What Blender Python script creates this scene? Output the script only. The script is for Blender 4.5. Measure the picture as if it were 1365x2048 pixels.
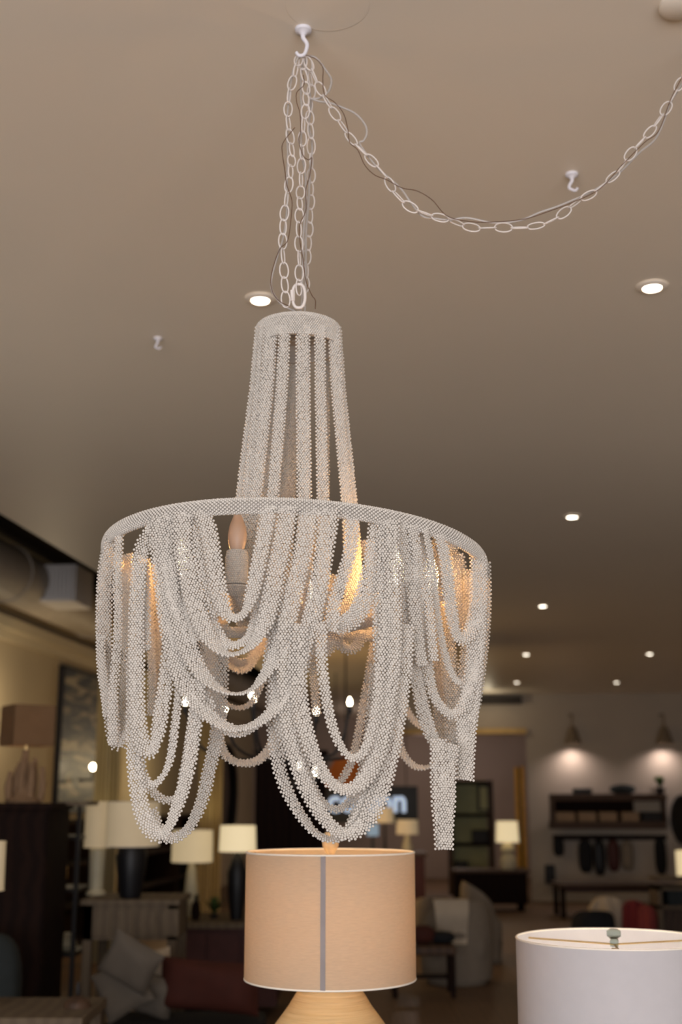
import bpy, math, random
import numpy as np
from mathutils import Vector, Matrix
random.seed(7); rng = np.random.default_rng(7)
PI = math.pi
for o in list(bpy.data.objects): bpy.data.objects.remove(o)
sc = bpy.context.scene

# ------------------------------------------------------------------ camera
CH = 1.51                       # eye height
F = 2400.0                      # focal length in pixels of the 1365 x 2048 frame
TH = math.atan(576.0 / F)       # pitch up
c_, s_ = math.cos(TH), math.sin(TH)
cam_d = bpy.data.cameras.new('camera'); cam = bpy.data.objects.new('camera', cam_d)
sc.collection.objects.link(cam); sc.camera = cam
cam.location = (0, 0, CH); cam.rotation_euler = (PI/2 + TH, 0, 0)
cam_d.sensor_fit = 'VERTICAL'; cam_d.sensor_height = 36.0; cam_d.sensor_width = 24.0
cam_d.lens = 36.0 * F / 2048.0
cam_d.clip_start = 0.05; cam_d.clip_end = 100
cam_d.dof.use_dof = True; cam_d.dof.focus_distance = 2.08; cam_d.dof.aperture_fstop = 3.4
sc.view_settings.view_transform = 'Standard'; sc.view_settings.look = 'None'
sc.view_settings.exposure = 0.0; sc.view_settings.gamma = 1.0
sc.view_settings.use_curve_mapping = False

# ------------------------------------------------------------------ world + assumed window light
YAW = math.radians(6.3)         # the shop's long axis, clockwise of the camera's heading
def R(u, v, z=0.0):             # room coordinates (u across, v deep) -> world
    return Vector((u*math.cos(YAW) + v*math.sin(YAW), -u*math.sin(YAW) + v*math.cos(YAW), z))
w = bpy.data.worlds.new('world'); sc.world = w; w.use_nodes = True
w.node_tree.nodes['Background'].inputs[0].default_value = (1.0, 0.88, 0.72, 1)
w.node_tree.nodes['Background'].inputs[1].default_value = 0.02
def lamp(name, typ, loc, energy, color, **kw):
    d = bpy.data.lights.new(name, typ); d.energy = energy; d.color = color
    for k, v in kw.items():
        if k not in ('rot', 'aim'): setattr(d, k, v)
    o = bpy.data.objects.new(name, d); sc.collection.objects.link(o); o.location = loc
    if 'rot' in kw: o.rotation_euler = kw['rot']
    if 'aim' in kw: o.rotation_euler = (Vector(kw['aim']) - Vector(loc)).to_track_quat('-Z', 'Y').to_euler()
    return o
# assumed daylight behind the camera: unseen area light just inside an assumed window
lamp('assumed_daylight', 'AREA', R(0.3, -3.42, 1.45), 395, (0.95, 0.945, 0.985), shape='RECTANGLE', size=7.4, size_y=2.3, rot=(PI/2 + 0.30, 0, -YAW))

# unseen fill lights added either side of the view to brighten the ceiling
lamp('side_fill_light', 'POINT', R(-2.3, 3.8, 1.55), 11, (1.0, 0.90, 0.80), shadow_soft_size=0.2)
lamp('side_fill_light', 'POINT', R(3.1, 4.6, 1.55), 20, (1.0, 0.90, 0.80), shadow_soft_size=0.2)
# ------------------------------------------------------------------ pixel helpers (a point at a real distance D)
def at(px, py, D):
    a = (px - 682.5)/F; b = (1024 - py)/F
    t = D/(c_ - b*s_)
    return Vector((a*t, D, CH + t*(s_ + b*c_)))
def atz(px, py, z):
    a = (px - 682.5)/F; b = (1024 - py)/F
    t = (z - CH)/(s_ + b*c_)
    return Vector((a*t, t*(c_ - b*s_), z))
def mpp(py, D): return D/(c_ - (1024-py)/F*s_)/F       # metres per pixel

# ------------------------------------------------------------------ materials
MATS = {}
def mat(name, col, rough=0.6, metal=0.0, var=0.12, scale=12.0, bump=0.0, emit=None, estr=0.0, trans=0.0, kind='noise', col2=None, alpha=None, glass=False, stretch=(1,1,1), spec=0.3):
    if name in MATS: return MATS[name]
    m = bpy.data.materials.new(name); m.use_nodes = True; nt = m.node_tree; N = nt.nodes; L = nt.links
    b = N['Principled BSDF']; b.inputs['Roughness'].default_value = rough; b.inputs['Metallic'].default_value = metal; b.inputs['Specular IOR Level'].default_value = spec
    tc = N.new('ShaderNodeTexCoord'); mp = N.new('ShaderNodeMapping'); L.new(tc.outputs['Object'], mp.inputs[0])
    mp.inputs['Scale'].default_value = stretch
    if kind == 'wave':
        tx = N.new('ShaderNodeTexWave'); tx.inputs['Scale'].default_value = scale; tx.inputs['Distortion'].default_value = 6; tx.inputs['Detail'].default_value = 3
    else:
        tx = N.new('ShaderNodeTexNoise'); tx.inputs['Scale'].default_value = scale; tx.inputs['Detail'].default_value = 4
    L.new(mp.outputs[0], tx.inputs['Vector'])
    cr = N.new('ShaderNodeValToRGB'); L.new(tx.outputs['Fac'], cr.inputs[0])
    c2 = col2 or tuple(min(1, x*(1+var)) for x in col); c1 = col if col2 else tuple(x*(1-var) for x in col)
    cr.color_ramp.elements[0].position = 0.3; cr.color_ramp.elements[1].position = 0.7
    cr.color_ramp.elements[0].color = (*c1, 1); cr.color_ramp.elements[1].color = (*c2, 1)
    L.new(cr.outputs[0], b.inputs['Base Color'])
    if bump:
        bp = N.new('ShaderNodeBump'); bp.inputs['Strength'].default_value = bump; bp.inputs['Distance'].default_value = 0.01
        L.new(tx.outputs['Fac'], bp.inputs['Height']); L.new(bp.outputs[0], b.inputs['Normal'])
    if emit: b.inputs['Emission Color'].default_value = (*emit, 1); b.inputs['Emission Strength'].default_value = estr
    if glass: b.inputs['Transmission Weight'].default_value = 1.0; b.inputs['IOR'].default_value = 1.45
    if trans:
        t = N.new('ShaderNodeBsdfTranslucent'); mx = N.new('ShaderNodeMixShader'); mx.inputs[0].default_value = trans
        L.new(cr.outputs[0], t.inputs[0]); L.new(b.outputs[0], mx.inputs[1]); L.new(t.outputs[0], mx.inputs[2])
        L.new(mx.outputs[0], N['Material Output'].inputs[0])
    MATS[name] = m; return m

BEAD = mat('white_clay_bead', (0.54, 0.50, 0.45), 0.62, var=0.10, scale=160)
BCORE = mat('bead_wrapped_frame', (0.42, 0.38, 0.34), 0.7)
CHAINM = mat('white_painted_chain', (0.66, 0.60, 0.56), 0.4, var=0.04)
CORD = mat('clear_grey_cord', (0.40, 0.36, 0.33), 0.3, var=0.05)
COPPER = mat('brown_wire', (0.10, 0.045, 0.02), 0.6)
HOOKM = mat('white_hook_metal', (0.66, 0.64, 0.68), 0.4, var=0.03)
CEIL = mat('ceiling_plaster', (0.755, 0.68, 0.575), 0.5, var=0.02, scale=0.8)
WALLM = mat('warm_wall_paint', (0.42, 0.35, 0.24), 0.8, var=0.04, scale=1.5)
WALLR = mat('rear_wall_paint', (0.40, 0.34, 0.28), 0.85, var=0.03, scale=1.5)
WALLF = mat('far_wall_paint', (0.34, 0.27, 0.235), 0.85, var=0.04, scale=1.5)
DARKC = mat('dark_open_ceiling', (0.035, 0.03, 0.028), 0.9)
FLOORM = mat('brown_wood_floor', (0.12, 0.072, 0.042), 0.5, kind='wave', scale=1.2, col2=(0.155, 0.095, 0.057), stretch=(6, 0.6, 1))
TRIM = mat('cream_trim', (0.50, 0.43, 0.30), 0.6, var=0.03)
DUCT = mat('painted_duct', (0.36, 0.31, 0.25), 0.55, var=0.06)
GRILLE = mat('white_register', (0.52, 0.49, 0.47), 0.5, var=0.03)
BLACK = mat('black_metal', (0.012, 0.010, 0.010), 0.5)
ESPR = mat('espresso_wood', (0.010, 0.005, 0.004), 0.8, spec=0.1, kind='wave', scale=4, col2=(0.015, 0.007, 0.005))
WALN = mat('walnut_wood', (0.05, 0.027, 0.016), 0.6, kind='wave', scale=4, col2=(0.075, 0.04, 0.023))
OAK = mat('pale_oak', (0.13, 0.095, 0.06), 0.7, kind='wave', scale=5, col2=(0.105, 0.075, 0.048))
DRIFT = mat('driftwood', (0.20, 0.12, 0.07), 0.8, kind='wave', scale=9, col2=(0.32, 0.20, 0.11), bump=0.4, stretch=(3,3,0.6))
LINEN = mat('linen_shade', (0.66, 0.53, 0.385), 0.8, var=0.05, scale=60, trans=0.42, bump=0.15, stretch=(1,1,9))
SEAMM = mat('grey_shade_seam', (0.27, 0.235, 0.23), 0.8)
WSHADE = mat('white_shade', (0.50, 0.475, 0.485), 0.8, var=0.02, scale=30, trans=0.06)
TRIMW = mat('shade_rim', (0.85, 0.78, 0.68), 0.6, var=0.02)
RATTAN = mat('straw_base', (0.66, 0.48, 0.25), 0.7, scale=14, col2=(0.56, 0.39, 0.19), bump=0.5, stretch=(0.5,0.5,14))
BRASS = mat('brass', (0.72, 0.52, 0.24), 0.3, metal=1.0, var=0.05)
CRYS = mat('pale_glass_finial', (0.50, 0.60, 0.55), 0.1, var=0.02, glass=True)
FINW = mat('carved_wood_finial', (0.62, 0.45, 0.26), 0.6, var=0.15, scale=60)
LIT = mat('lit_candle_bulb', (1, .9, .8), 0.4, emit=(1.0, 0.52, 0.19), estr=85, var=0)
OFFB = mat('frosted_bulb', (0.72, 0.57, 0.45), 0.3, var=0.03, trans=0.4)
LITS = mat('far_lit_bulb', (1, .9, .8), 0.4, emit=(1.0, 0.80, 0.52), estr=22, var=0)
DLIT = mat('downlight_lens', (1, .95, .9), 0.4, emit=(1.0, 0.90, 0.74), estr=9, var=0)
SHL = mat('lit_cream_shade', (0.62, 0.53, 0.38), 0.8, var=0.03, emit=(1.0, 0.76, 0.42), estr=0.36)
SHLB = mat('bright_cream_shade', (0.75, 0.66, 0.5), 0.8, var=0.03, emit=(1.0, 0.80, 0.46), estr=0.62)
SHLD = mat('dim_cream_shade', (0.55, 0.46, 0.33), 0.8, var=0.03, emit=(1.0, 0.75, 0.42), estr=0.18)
BROWNSH = mat('brown_paper_shade', (0.26, 0.15, 0.075), 0.8, var=0.06, trans=0.3)
NAVY = mat('dark_navy_glaze', (0.006, 0.006, 0.008), 0.45)
PALEC = mat('pale_ceramic', (0.52, 0.47, 0.33), 0.4, var=0.05)
WHITEF = mat('white_fabric', (0.12, 0.10, 0.08), 0.9, var=0.06)
GREYF = mat('grey_boucle', (0.19, 0.155, 0.12), 0.95, var=0.08, scale=50, bump=0.3)
CREAMF = mat('cream_throw', (0.42, 0.345, 0.26), 0.9, var=0.05)
TEAL = mat('slate_fabric', (0.022, 0.027, 0.028), 0.9)
RUST = mat('rust_velvet', (0.05, 0.010, 0.005), 0.8)
REDF = mat('maroon_throw', (0.14, 0.016, 0.018), 0.9)
REDP = mat('dusty_red_throw', (0.22, 0.04, 0.035), 0.9)
DARKRED = mat('dark_red_wood', (0.055, 0.014, 0.011), 0.6)
BLACKF = mat('black_upholstery', (0.010, 0.010, 0.012), 0.9)
GREENL = mat('green_leaves', (0.05, 0.085, 0.02), 0.7, var=0.3)
SAGE = mat('sage_back_panel', (0.36, 0.35, 0.19), 0.8, var=0.05)
GOLD = mat('gold_frame', (0.62, 0.36, 0.08), 0.35, metal=0.8)
BOXM = mat('tan_box', (0.30, 0.20, 0.125), 0.8)
MIRR = mat('dark_mirror', (0.05, 0.05, 0.05), 0.08, metal=0.9)
RUG = mat('pale_rug', (0.22, 0.19, 0.15), 0.95, var=0.1, scale=20)
SIGNB = mat('black_sign_face', (0.008, 0.010, 0.013), 0.5)
SIGNL = mat('lit_sign_letters', (0.7, 0.8, 0.95), 0.5, emit=(0.52, 0.72, 1.0), estr=0.55, var=0)
SCREENM = mat('lit_screen', (0.2, 0.3, 0.4), 0.4, emit=(0.35, 0.55, 0.8), estr=0.28, var=0)
ORANGE = mat('orange_copper', (0.42, 0.11, 0.02), 0.5, emit=(0.8, 0.2, 0.03), estr=0.06)

# ------------------------------------------------------------------ mesh helpers
COL = sc.collection
def wloc(p):
    v = Vector((0, 0, 0))
    while p is not None: v += p.location; p = p.parent
    return v
def tag(o, label=None, cat=None, group=None, kind=None):
    if label: o['label'] = label
    if cat: o['category'] = cat
    if group: o['group'] = group
    if kind: o['kind'] = kind
    return o
def thing(name, loc, label, cat, group=None):
    o = bpy.data.objects.new(name, None); COL.objects.link(o); o.location = loc; o.empty_display_size = 0.05
    return tag(o, label, cat, group)
class MB:
    def __init__(s): s.v = []; s.f = []
    def add(s, v, f):
        k = len(s.v); s.v += [tuple(x) for x in v]; s.f += [tuple(i+k for i in q) for q in f]; return s
    def box(s, lo, hi, M=None):
        x0, y0, z0 = lo; x1, y1, z1 = hi
        v = [Vector(p) for p in ((x0,y0,z0),(x1,y0,z0),(x1,y1,z0),(x0,y1,z0),(x0,y0,z1),(x1,y0,z1),(x1,y1,z1),(x0,y1,z1))]
        if M is not None: v = [M @ p for p in v]
        return s.add(v, [(0,3,2,1),(4,5,6,7),(0,1,5,4),(1,2,6,5),(2,3,7,6),(3,0,4,7)])
    def rbox(s, u0, u1, v0, v1, z0, z1):            # box in room coordinates
        P = [R(u0,v0,z0),R(u1,v0,z0),R(u1,v1,z0),R(u0,v1,z0),R(u0,v0,z1),R(u1,v0,z1),R(u1,v1,z1),R(u0,v1,z1)]
        return s.add(P, [(0,3,2,1),(4,5,6,7),(0,1,5,4),(1,2,6,5),(2,3,7,6),(3,0,4,7)])
    def tube(s, pts, r, n=8, closed=False, caps=True):
        pts = [Vector(p) for p in pts]; m = len(pts); k = len(s.v)
        rr = r if hasattr(r, '__len__') else [r]*m
        prev = None
        for i, p in enumerate(pts):
            a = pts[(i-1) % m] if (closed or i > 0) else p; b = pts[(i+1) % m] if (closed or i < m-1) else p
            t = (b-a).normalized()
            if prev is None:
                x = t.orthogonal().normalized()
            else:
                x = (prev - t*prev.dot(t)).normalized()
            prev = x; y = t.cross(x)
            for j in range(n):
                q = 2*PI*j/n; s.v.append(tuple(p + (x*math.cos(q) + y*math.sin(q))*rr[i]))
        for i in range(m if closed else m-1):
            i2 = (i+1) % m
            for j in range(n):
                j2 = (j+1) % n; s.f.append((k+i*n+j, k+i*n+j2, k+i2*n+j2, k+i2*n+j))
        if caps and not closed:
            s.f.append(tuple(k+j for j in reversed(range(n)))); s.f.append(tuple(k+(m-1)*n+j for j in range(n)))
        return s
    def lathe(s, cx, cy, prof, n=32, sq=1.0, capb=True, capt=True):   # prof: list of (r, z)
        k = len(s.v)
        for r, z in prof:
            for j in range(n):
                q = 2*PI*j/n; s.v.append((cx + r*math.cos(q), cy + r*sq*math.sin(q), z))
        for i in range(len(prof)-1):
            for j in range(n):
                j2 = (j+1) % n; s.f.append((k+i*n+j, k+i*n+j2, k+(i+1)*n+j2, k+(i+1)*n+j))
        if capb: s.f.append(tuple(k+j for j in reversed(range(n))))
        if capt: s.f.append(tuple(k+(len(prof)-1)*n+j for j in range(n)))
        return s
    def shell(s, cx, cy, prof, th=0.003, n=48):                      # open thin-walled lathe
        pr = list(prof) + [(r-th, z) for r, z in reversed(prof)]
        k = len(s.v); m = len(pr)
        for r, z in pr:
            for j in range(n):
                q = 2*PI*j/n; s.v.append((cx + r*math.cos(q), cy + r*math.sin(q), z))
        for i in range(m):
            i2 = (i+1) % m
            for j in range(n):
                j2 = (j+1) % n; s.f.append((k+i*n+j, k+i*n+j2, k+i2*n+j2, k+i2*n+j))
        return s
    def sup(s, c, r, e=0.6, nu=28, nv=16, M=None, wob=0.0):          # superellipsoid (cushions, soft bodies)
        k = len(s.v); c = Vector(c)
        g = lambda x: math.copysign(abs(x)**e, x)
        for i in range(nv+1):
            ph = -PI/2 + PI*i/nv
            for j in range(nu):
                q = 2*PI*j/nu
                p = Vector((r[0]*g(math.cos(ph))*g(math.cos(q)), r[1]*g(math.cos(ph))*g(math.sin(q)), r[2]*g(math.sin(ph))))
                if wob: p *= 1 + wob*math.sin(3*q+1)*math.cos(2*ph+q)
                if M is not None: p = M @ p
                s.v.append(tuple(c+p))
        for i in range(nv):
            for j in range(nu):
                j2 = (j+1) % nu; s.f.append((k+i*nu+j, k+i*nu+j2, k+(i+1)*nu+j2, k+(i+1)*nu+j))
        return s
    def build(s, name, m, parent=None, smooth=True, bevel=0.0):
        me = bpy.data.meshes.new(name); off = wloc(parent)
        me.from_pydata([(x-off.x, y-off.y, z-off.z) for x, y, z in s.v], [], s.f); me.validate(); me.update()
        o = bpy.data.objects.new(name, me); COL.objects.link(o); o.parent = parent
        me.materials.append(m)
        if smooth:
            for p in me.polygons: p.use_smooth = True
            me.set_sharp_from_angle(angle=math.radians(38))
        if bevel:
            b = o.modifiers.new('bevel', 'BEVEL'); b.width = bevel; b.segments = 2; b.limit_method = 'ANGLE'
        return o
def single(mb, name, m, label, cat, group=None, kind=None, **kw):     # a thing that is one mesh, origin at its base
    lo = Vector([min(v[i] for v in mb.v) for i in range(3)]); hi = Vector([max(v[i] for v in mb.v) for i in range(3)])
    base = Vector(((lo.x+hi.x)/2, (lo.y+hi.y)/2, lo.z))
    mb.v = [tuple(Vector(v)-base) for v in mb.v]
    o = mb.build(name, m, None, **kw); o.location = base
    return tag(o, label, cat, group, kind)
def struct(mb, name, m, label=None, **kw):
    o = mb.build(name, m, None, **kw); o['kind'] = 'structure'
    if label: o['label'] = label
    return o
def pxbox(mb, x0, x1, y0, y1, D, dep):       # box whose front face, at distance D, spans the given pixels
    a = at(x0, y0, D); b = at(x1, y1, D); xm = (a.x+b.x)/2
    return mb.box((a.x, D, b.z), (b.x, D+dep, a.z))
def pxlathe(mb, cx, D, prof, **kw):          # prof: (half width px, y px) from bottom to top
    ym = (prof[0][1]+prof[-1][1])/2; X = at(cx, ym, D).x
    mb.lathe(X, D, [(hw*mpp(y, D), at(cx, y, D).z) for hw, y in prof], **kw); return X
def smooth_path(P, step):
    P = [np.array(p, float) for p in P]
    Q = [2*P[0]-P[1]] + P + [2*P[-1]-P[-2]]
    out = []
    for i in range(1, len(Q)-2):
        for t in np.linspace(0, 1, 24, endpoint=False):
            a, b, c, d = Q[i-1], Q[i], Q[i+1], Q[i+2]
            out.append(0.5*((2*b) + (-a+c)*t + (2*a-5*b+4*c-d)*t*t + (-a+3*b-3*c+d)*t**3))
    out.append(P[-1]); out = np.array(out)
    L = np.concatenate([[0], np.cumsum(np.linalg.norm(np.diff(out[:, :3], axis=0), axis=1))])
    n = max(3, int(L[-1]/step)+1); q = np.linspace(0, L[-1], n)
    return np.stack([np.interp(q, L, out[:, k]) for k in range(out.shape[1])], 1)
def copy_tree(o, parent=None):
    c = o.copy(); COL.objects.link(c); c.parent = parent
    for ch in list(o.children): copy_tree(ch, c)
    return c

# ------------------------------------------------------------------ the room
CZ = 3.15
struct(MB().rbox(-4.6, 4.6, -3.6, 25, -0.1, 0), 'floor', FLOORM, 'brown wooden shop floor')
struct(MB().rbox(-2.75, 4.6, -3.6, 25, CZ, CZ+0.10), 'ceiling', CEIL, 'smooth beige plaster ceiling')
struct(MB().rbox(-4.6, -2.70, -3.6, 25, 4.05, 4.15), 'ceiling_open_left', DARKC, 'dark open ceiling above the round duct')
struct(MB().rbox(-2.80, -2.72, -3.6, 25, CZ+0.10, 4.05), 'trim_1', DARKC)
struct(MB().rbox(-4.7, -4.6, -3.6, 25, 0, 4.15), 'wall_left', WALLM, 'warm beige side wall')
struct(MB().rbox(4.6, 4.7, -3.6, 25, 0, 4.15), 'wall_right', WALLM)
struct(MB().rbox(0.80, 4.6, 19.5, 19.7, 0, CZ), 'wall_back', WALLR, 'taupe wall lit by two cone lamps')
struct(MB().rbox(-4.6, 4.6, 25, 25.1, 0, 4.15), 'wall_back_far', WALLF, 'far taupe wall behind the sign')
mb = MB(); mb.rbox(-4.6, 4.6, -3.7, -3.6, 0, 0.3); mb.rbox(-4.6, 4.6, -3.7, -3.6, 2.62, 4.15)
mb.rbox(-4.6, -3.4, -3.7, -3.6, 0.3, 2.62); mb.rbox(4.0, 4.6, -3.7, -3.6, 0.3, 2.62)
struct(mb, 'wall_front', WALLM)  # wall behind the camera; its window opening is assumed, out of view
mb = MB()
for u in (-3.4, -0.95, 1.5, 3.94): mb.rbox(u, u+0.06, -3.7, -3.62, 0.3, 2.62)
struct(mb, 'assumed_window_1', BLACK)  # unseen window bars, added to frame the assumed daylight
# header and lit soffit over the opening at the far end
struct(MB().rbox(-1.6, 0.80, 19.5, 19.7, 2.62, CZ), 'wall_header', WALLR)
struct(MB().rbox(-1.6, 0.80, 19.40, 19.72, 2.53, 2.61), 'trim_2', mat('gilt_trim', (0.55, 0.36, 0.13), 0.5))
struct(MB().rbox(-0.25, 0.74, 19.35, 19.5, 2.99, 3.11), 'trim_3', DARKC)
# mouldings on the left wall
mb = MB(); mb.rbox(-4.6, -4.46, -3.6, 25, 3.13, 3.24); mb.rbox(-4.6, -4.52, -3.6, 25, 3.04, 3.13)
struct(mb, 'trim_4', TRIM, 'cream moulding under the duct')

# ventilation duct with its register
t = thing('ventilation_duct', R(-4.1, 9, 3.45), 'round painted ventilation duct running along the left wall', 'duct')
mb = MB(); mb.tube([R(-4.12, v, 3.47) for v in (-3, 25)], 0.25, n=32); mb.build('pipe', DUCT, t)
for v in np.arange(0.5, 24, 2.4): MB().tube([R(-4.12, v, 3.47), R(-4.12, v+0.04, 3.47)], 0.262, n=32).build('joint_ring', DUCT, t)
q = MB(); q.rbox(-4.02, -3.62, 10.55, 11.05, 3.28, 3.63)
rg = q.build('register_box', GRILLE, t, bevel=0.01); rg['label'] = 'white box register on the duct'
q = MB()
for i in range(9): q.rbox(-3.97+i*0.038, -3.955+i*0.038, 10.53, 10.552, 3.33, 3.58)
q.build('register_slats', GRILLE, rg)
q = MB(); q.rbox(-4.0, -3.64, 10.52, 10.55, 3.60, 3.62); q.rbox(-4.0, -3.64, 10.52, 10.55, 3.29, 3.31); q.rbox(-4.0, -3.98, 10.52, 10.55, 3.31, 3.60); q.rbox(-3.66, -3.64, 10.52, 10.55, 3.31, 3.60); q.build('register_frame', GRILLE, rg)

# recessed ceiling lights
def downlight_proto():
    t = thing('recessed_light', (0, 0, CZ), 'x', 'ceiling light', 'recessed lights in the ceiling')
    off = Vector((0, 0, CZ))
    mb = MB(); mb.shell(0, 0, [(0.052, CZ-0.001), (0.052, CZ-0.004), (0.036, CZ-0.010)], th=0.004, n=40); mb.build('trim_ring', mat('light_trim', (0.80, 0.72, 0.62), 0.5, var=0.02), t)
    mb = MB(); mb.lathe(0, 0, [(0.029, CZ-0.010), (0.031, CZ-0.003)], n=32); mb.build('lens', DLIT, t)
    return t
spots = [((521, 597), 'round recessed light shining in the ceiling left of the hanging chains'),
         ((1305, 572), 'round recessed light shining at the right edge under the swag chain'),
         ((272, 1045), 'recessed light seen through the gap at the left of the bead chandelier rim'),
         ((1145, 1032), 'recessed light right of the chandelier rim, highest of the right-hand line'),
         ((1086, 1211), 'recessed light right of the chandelier, second down the right-hand line'),
         ((1053, 1308), 'recessed light right of the chandelier, third down the line, left of its twin'),
         ((1300, 1307), 'recessed light near the right edge above the two cone lamps'),
         ((1034, 1364), 'recessed light low in the ceiling, left one of the farthest pair'),
         ((1234, 1364), 'recessed light low in the ceiling above the right-hand cone lamps'),
         ((977, 1404), 'farthest recessed light, just above the doorway header')]
proto = downlight_proto()
for i, ((px, py), lab) in enumerate(spots):
    o = proto if i == 0 else copy_tree(proto)
    o.location = atz(px, py, CZ); o['label'] = lab
    p = o.location
    if i > 1: lamp('downlight_beam', 'SPOT', (p.x, p.y, CZ-0.03), 14, (1.0, 0.80, 0.55), spot_size=1.7, spot_blend=0.7, shadow_soft_size=0.04)

# ceiling hooks
def hook(px, py, lab, s=1.0, flip=1, Lh=0.055):
    p = atz(px, py, CZ)
    t = thing('ceiling_hook', p, lab, 'hook')
    mb = MB(); mb.lathe(p.x, p.y, [(0.006*s, CZ-0.016*s), (0.009*s, CZ-0.011*s), (0.0175*s, CZ-0.007*s), (0.0185*s, CZ-0.003*s), (0.0185*s, CZ)], n=28); mb.build('base_plate', HOOKM, t)
    pts = [(0, -0.008), (0.000, -0.022), (0.007*flip, -0.034), (0.0085*flip, -0.044), (0.003*flip, -Lh), (-0.008*flip, -Lh-0.004), (-0.015*flip, -Lh+0.004)]
    P = smooth_path([(p.x + a*s, p.y, CZ + b*s) for a, b in pts], 0.002)
    mb = MB(); mb.tube(P, [0.0055*s*(1-0.35*i/len(P)) for i in range(len(P))], n=10); mb.build('hook_shank', HOOKM, t)
    return t
hook(607, 58, 'white ceiling hook carrying the chandelier chains', 1.0, 1, 0.062)
hook(1144, 348, 'empty white ceiling hook hanging beside the swag chain on the right', 0.95, -1, 0.048)
hook(316, 676, 'small empty ceiling hook on the left above the chandelier', 0.85, -1, 0.045)
single(MB().lathe(*atz(655, 10, CZ).xy, [(0.088, CZ-0.0006), (0.09, CZ-0.0003), (0.09, CZ)], n=48), 'ceiling_patch_disc', CEIL, 'faint round plaster disc on the ceiling behind the white hook', 'ceiling plate', smooth=False)
single(MB().lathe(*atz(1362, 8, CZ).xy, [(0.035, CZ-0.014), (0.045, CZ-0.008), (0.045, CZ)], n=40), 'ceiling_sensor', CEIL, 'small round ceiling fitting in the top right corner', 'ceiling fitting')

# ------------------------------------------------------------------ chandelier
CX, CY = -0.09, 2.32; RZ = 1.963; RR = 0.367; TX, TR = 0.07, -0.04
def ring_pt(a, r=RR, dz=0.0):
    return np.array([CX + r*math.cos(a), CY + r*math.sin(a), RZ + TR*r*math.cos(a) - TX*r*math.sin(a) + dz])
def ico():
    g = (1+5**.5)/2
    v = np.array([(-1,g,0),(1,g,0),(-1,-g,0),(1,-g,0),(0,-1,g),(0,1,g),(0,-1,-g),(0,1,-g),(g,0,-1),(g,0,1),(-g,0,-1),(-g,0,1)], float)
    v /= np.linalg.norm(v[0])
    f = np.array([(0,11,5),(0,5,1),(0,1,7),(0,7,10),(0,10,11),(1,5,9),(5,11,4),(11,10,2),(10,7,6),(7,1,8),(3,9,4),(3,4,2),(3,2,6),(3,6,8),(3,8,9),(4,9,5),(2,4,11),(6,2,10),(8,6,7),(9,8,1)])
    return v, f
def ico2():
    v, f = ico(); v = [tuple(x) for x in v]; mid = {}; nf = []
    def m(a, b):
        k = (min(a, b), max(a, b))
        if k not in mid:
            p = np.array(v[a])+np.array(v[b]); p /= np.linalg.norm(p); v.append(tuple(p)); mid[k] = len(v)-1
        return mid[k]
    for a, b, c in f:
        x, y, z = m(a, b), m(b, c), m(c, a); nf += [(a, x, z), (b, y, x), (c, z, y), (x, y, z)]
    return np.array(v), np.array(nf)
IV1, IF1 = ico(); IV2, IF2 = ico2()
BR = 0.00235
NB = 0
def beads(name, C, parent, m=BEAD, r=BR, fine=True):
    global NB
    IV, IF = (IV2, IF2) if fine else (IV1, IF1)
    C = np.asarray(C); n = len(C); NB += n
    off = np.array(wloc(parent))
    rad = r*rng.uniform(0.93, 1.09, n)
    V = ((C-off)[:, None, :] + IV[None]*rad[:, None, None]).reshape(-1, 3)
    Fc = (IF[None] + (np.arange(n)*len(IV))[:, None, None]).reshape(-1, 3)
    me = bpy.data.meshes.new(name)
    me.vertices.add(len(V)); me.vertices.foreach_set('co', V.ravel().astype(np.float32))
    me.loops.add(len(Fc)*3); me.loops.foreach_set('vertex_index', Fc.ravel().astype(np.int32))
    me.polygons.add(len(Fc)); me.polygons.foreach_set('loop_start', (np.arange(len(Fc))*3).astype(np.int32))
    me.polygons.foreach_set('use_smooth', np.ones(len(Fc), bool))
    me.update(calc_edges=True); me.materials.append(m)
    o = bpy.data.objects.new(name, me); COL.objects.link(o); o.parent = parent
    return o
PITCH = 0.0038     # row spacing; beads in a row sit APITCH apart and rows are staggered
APITCH = 0.0049
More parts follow.
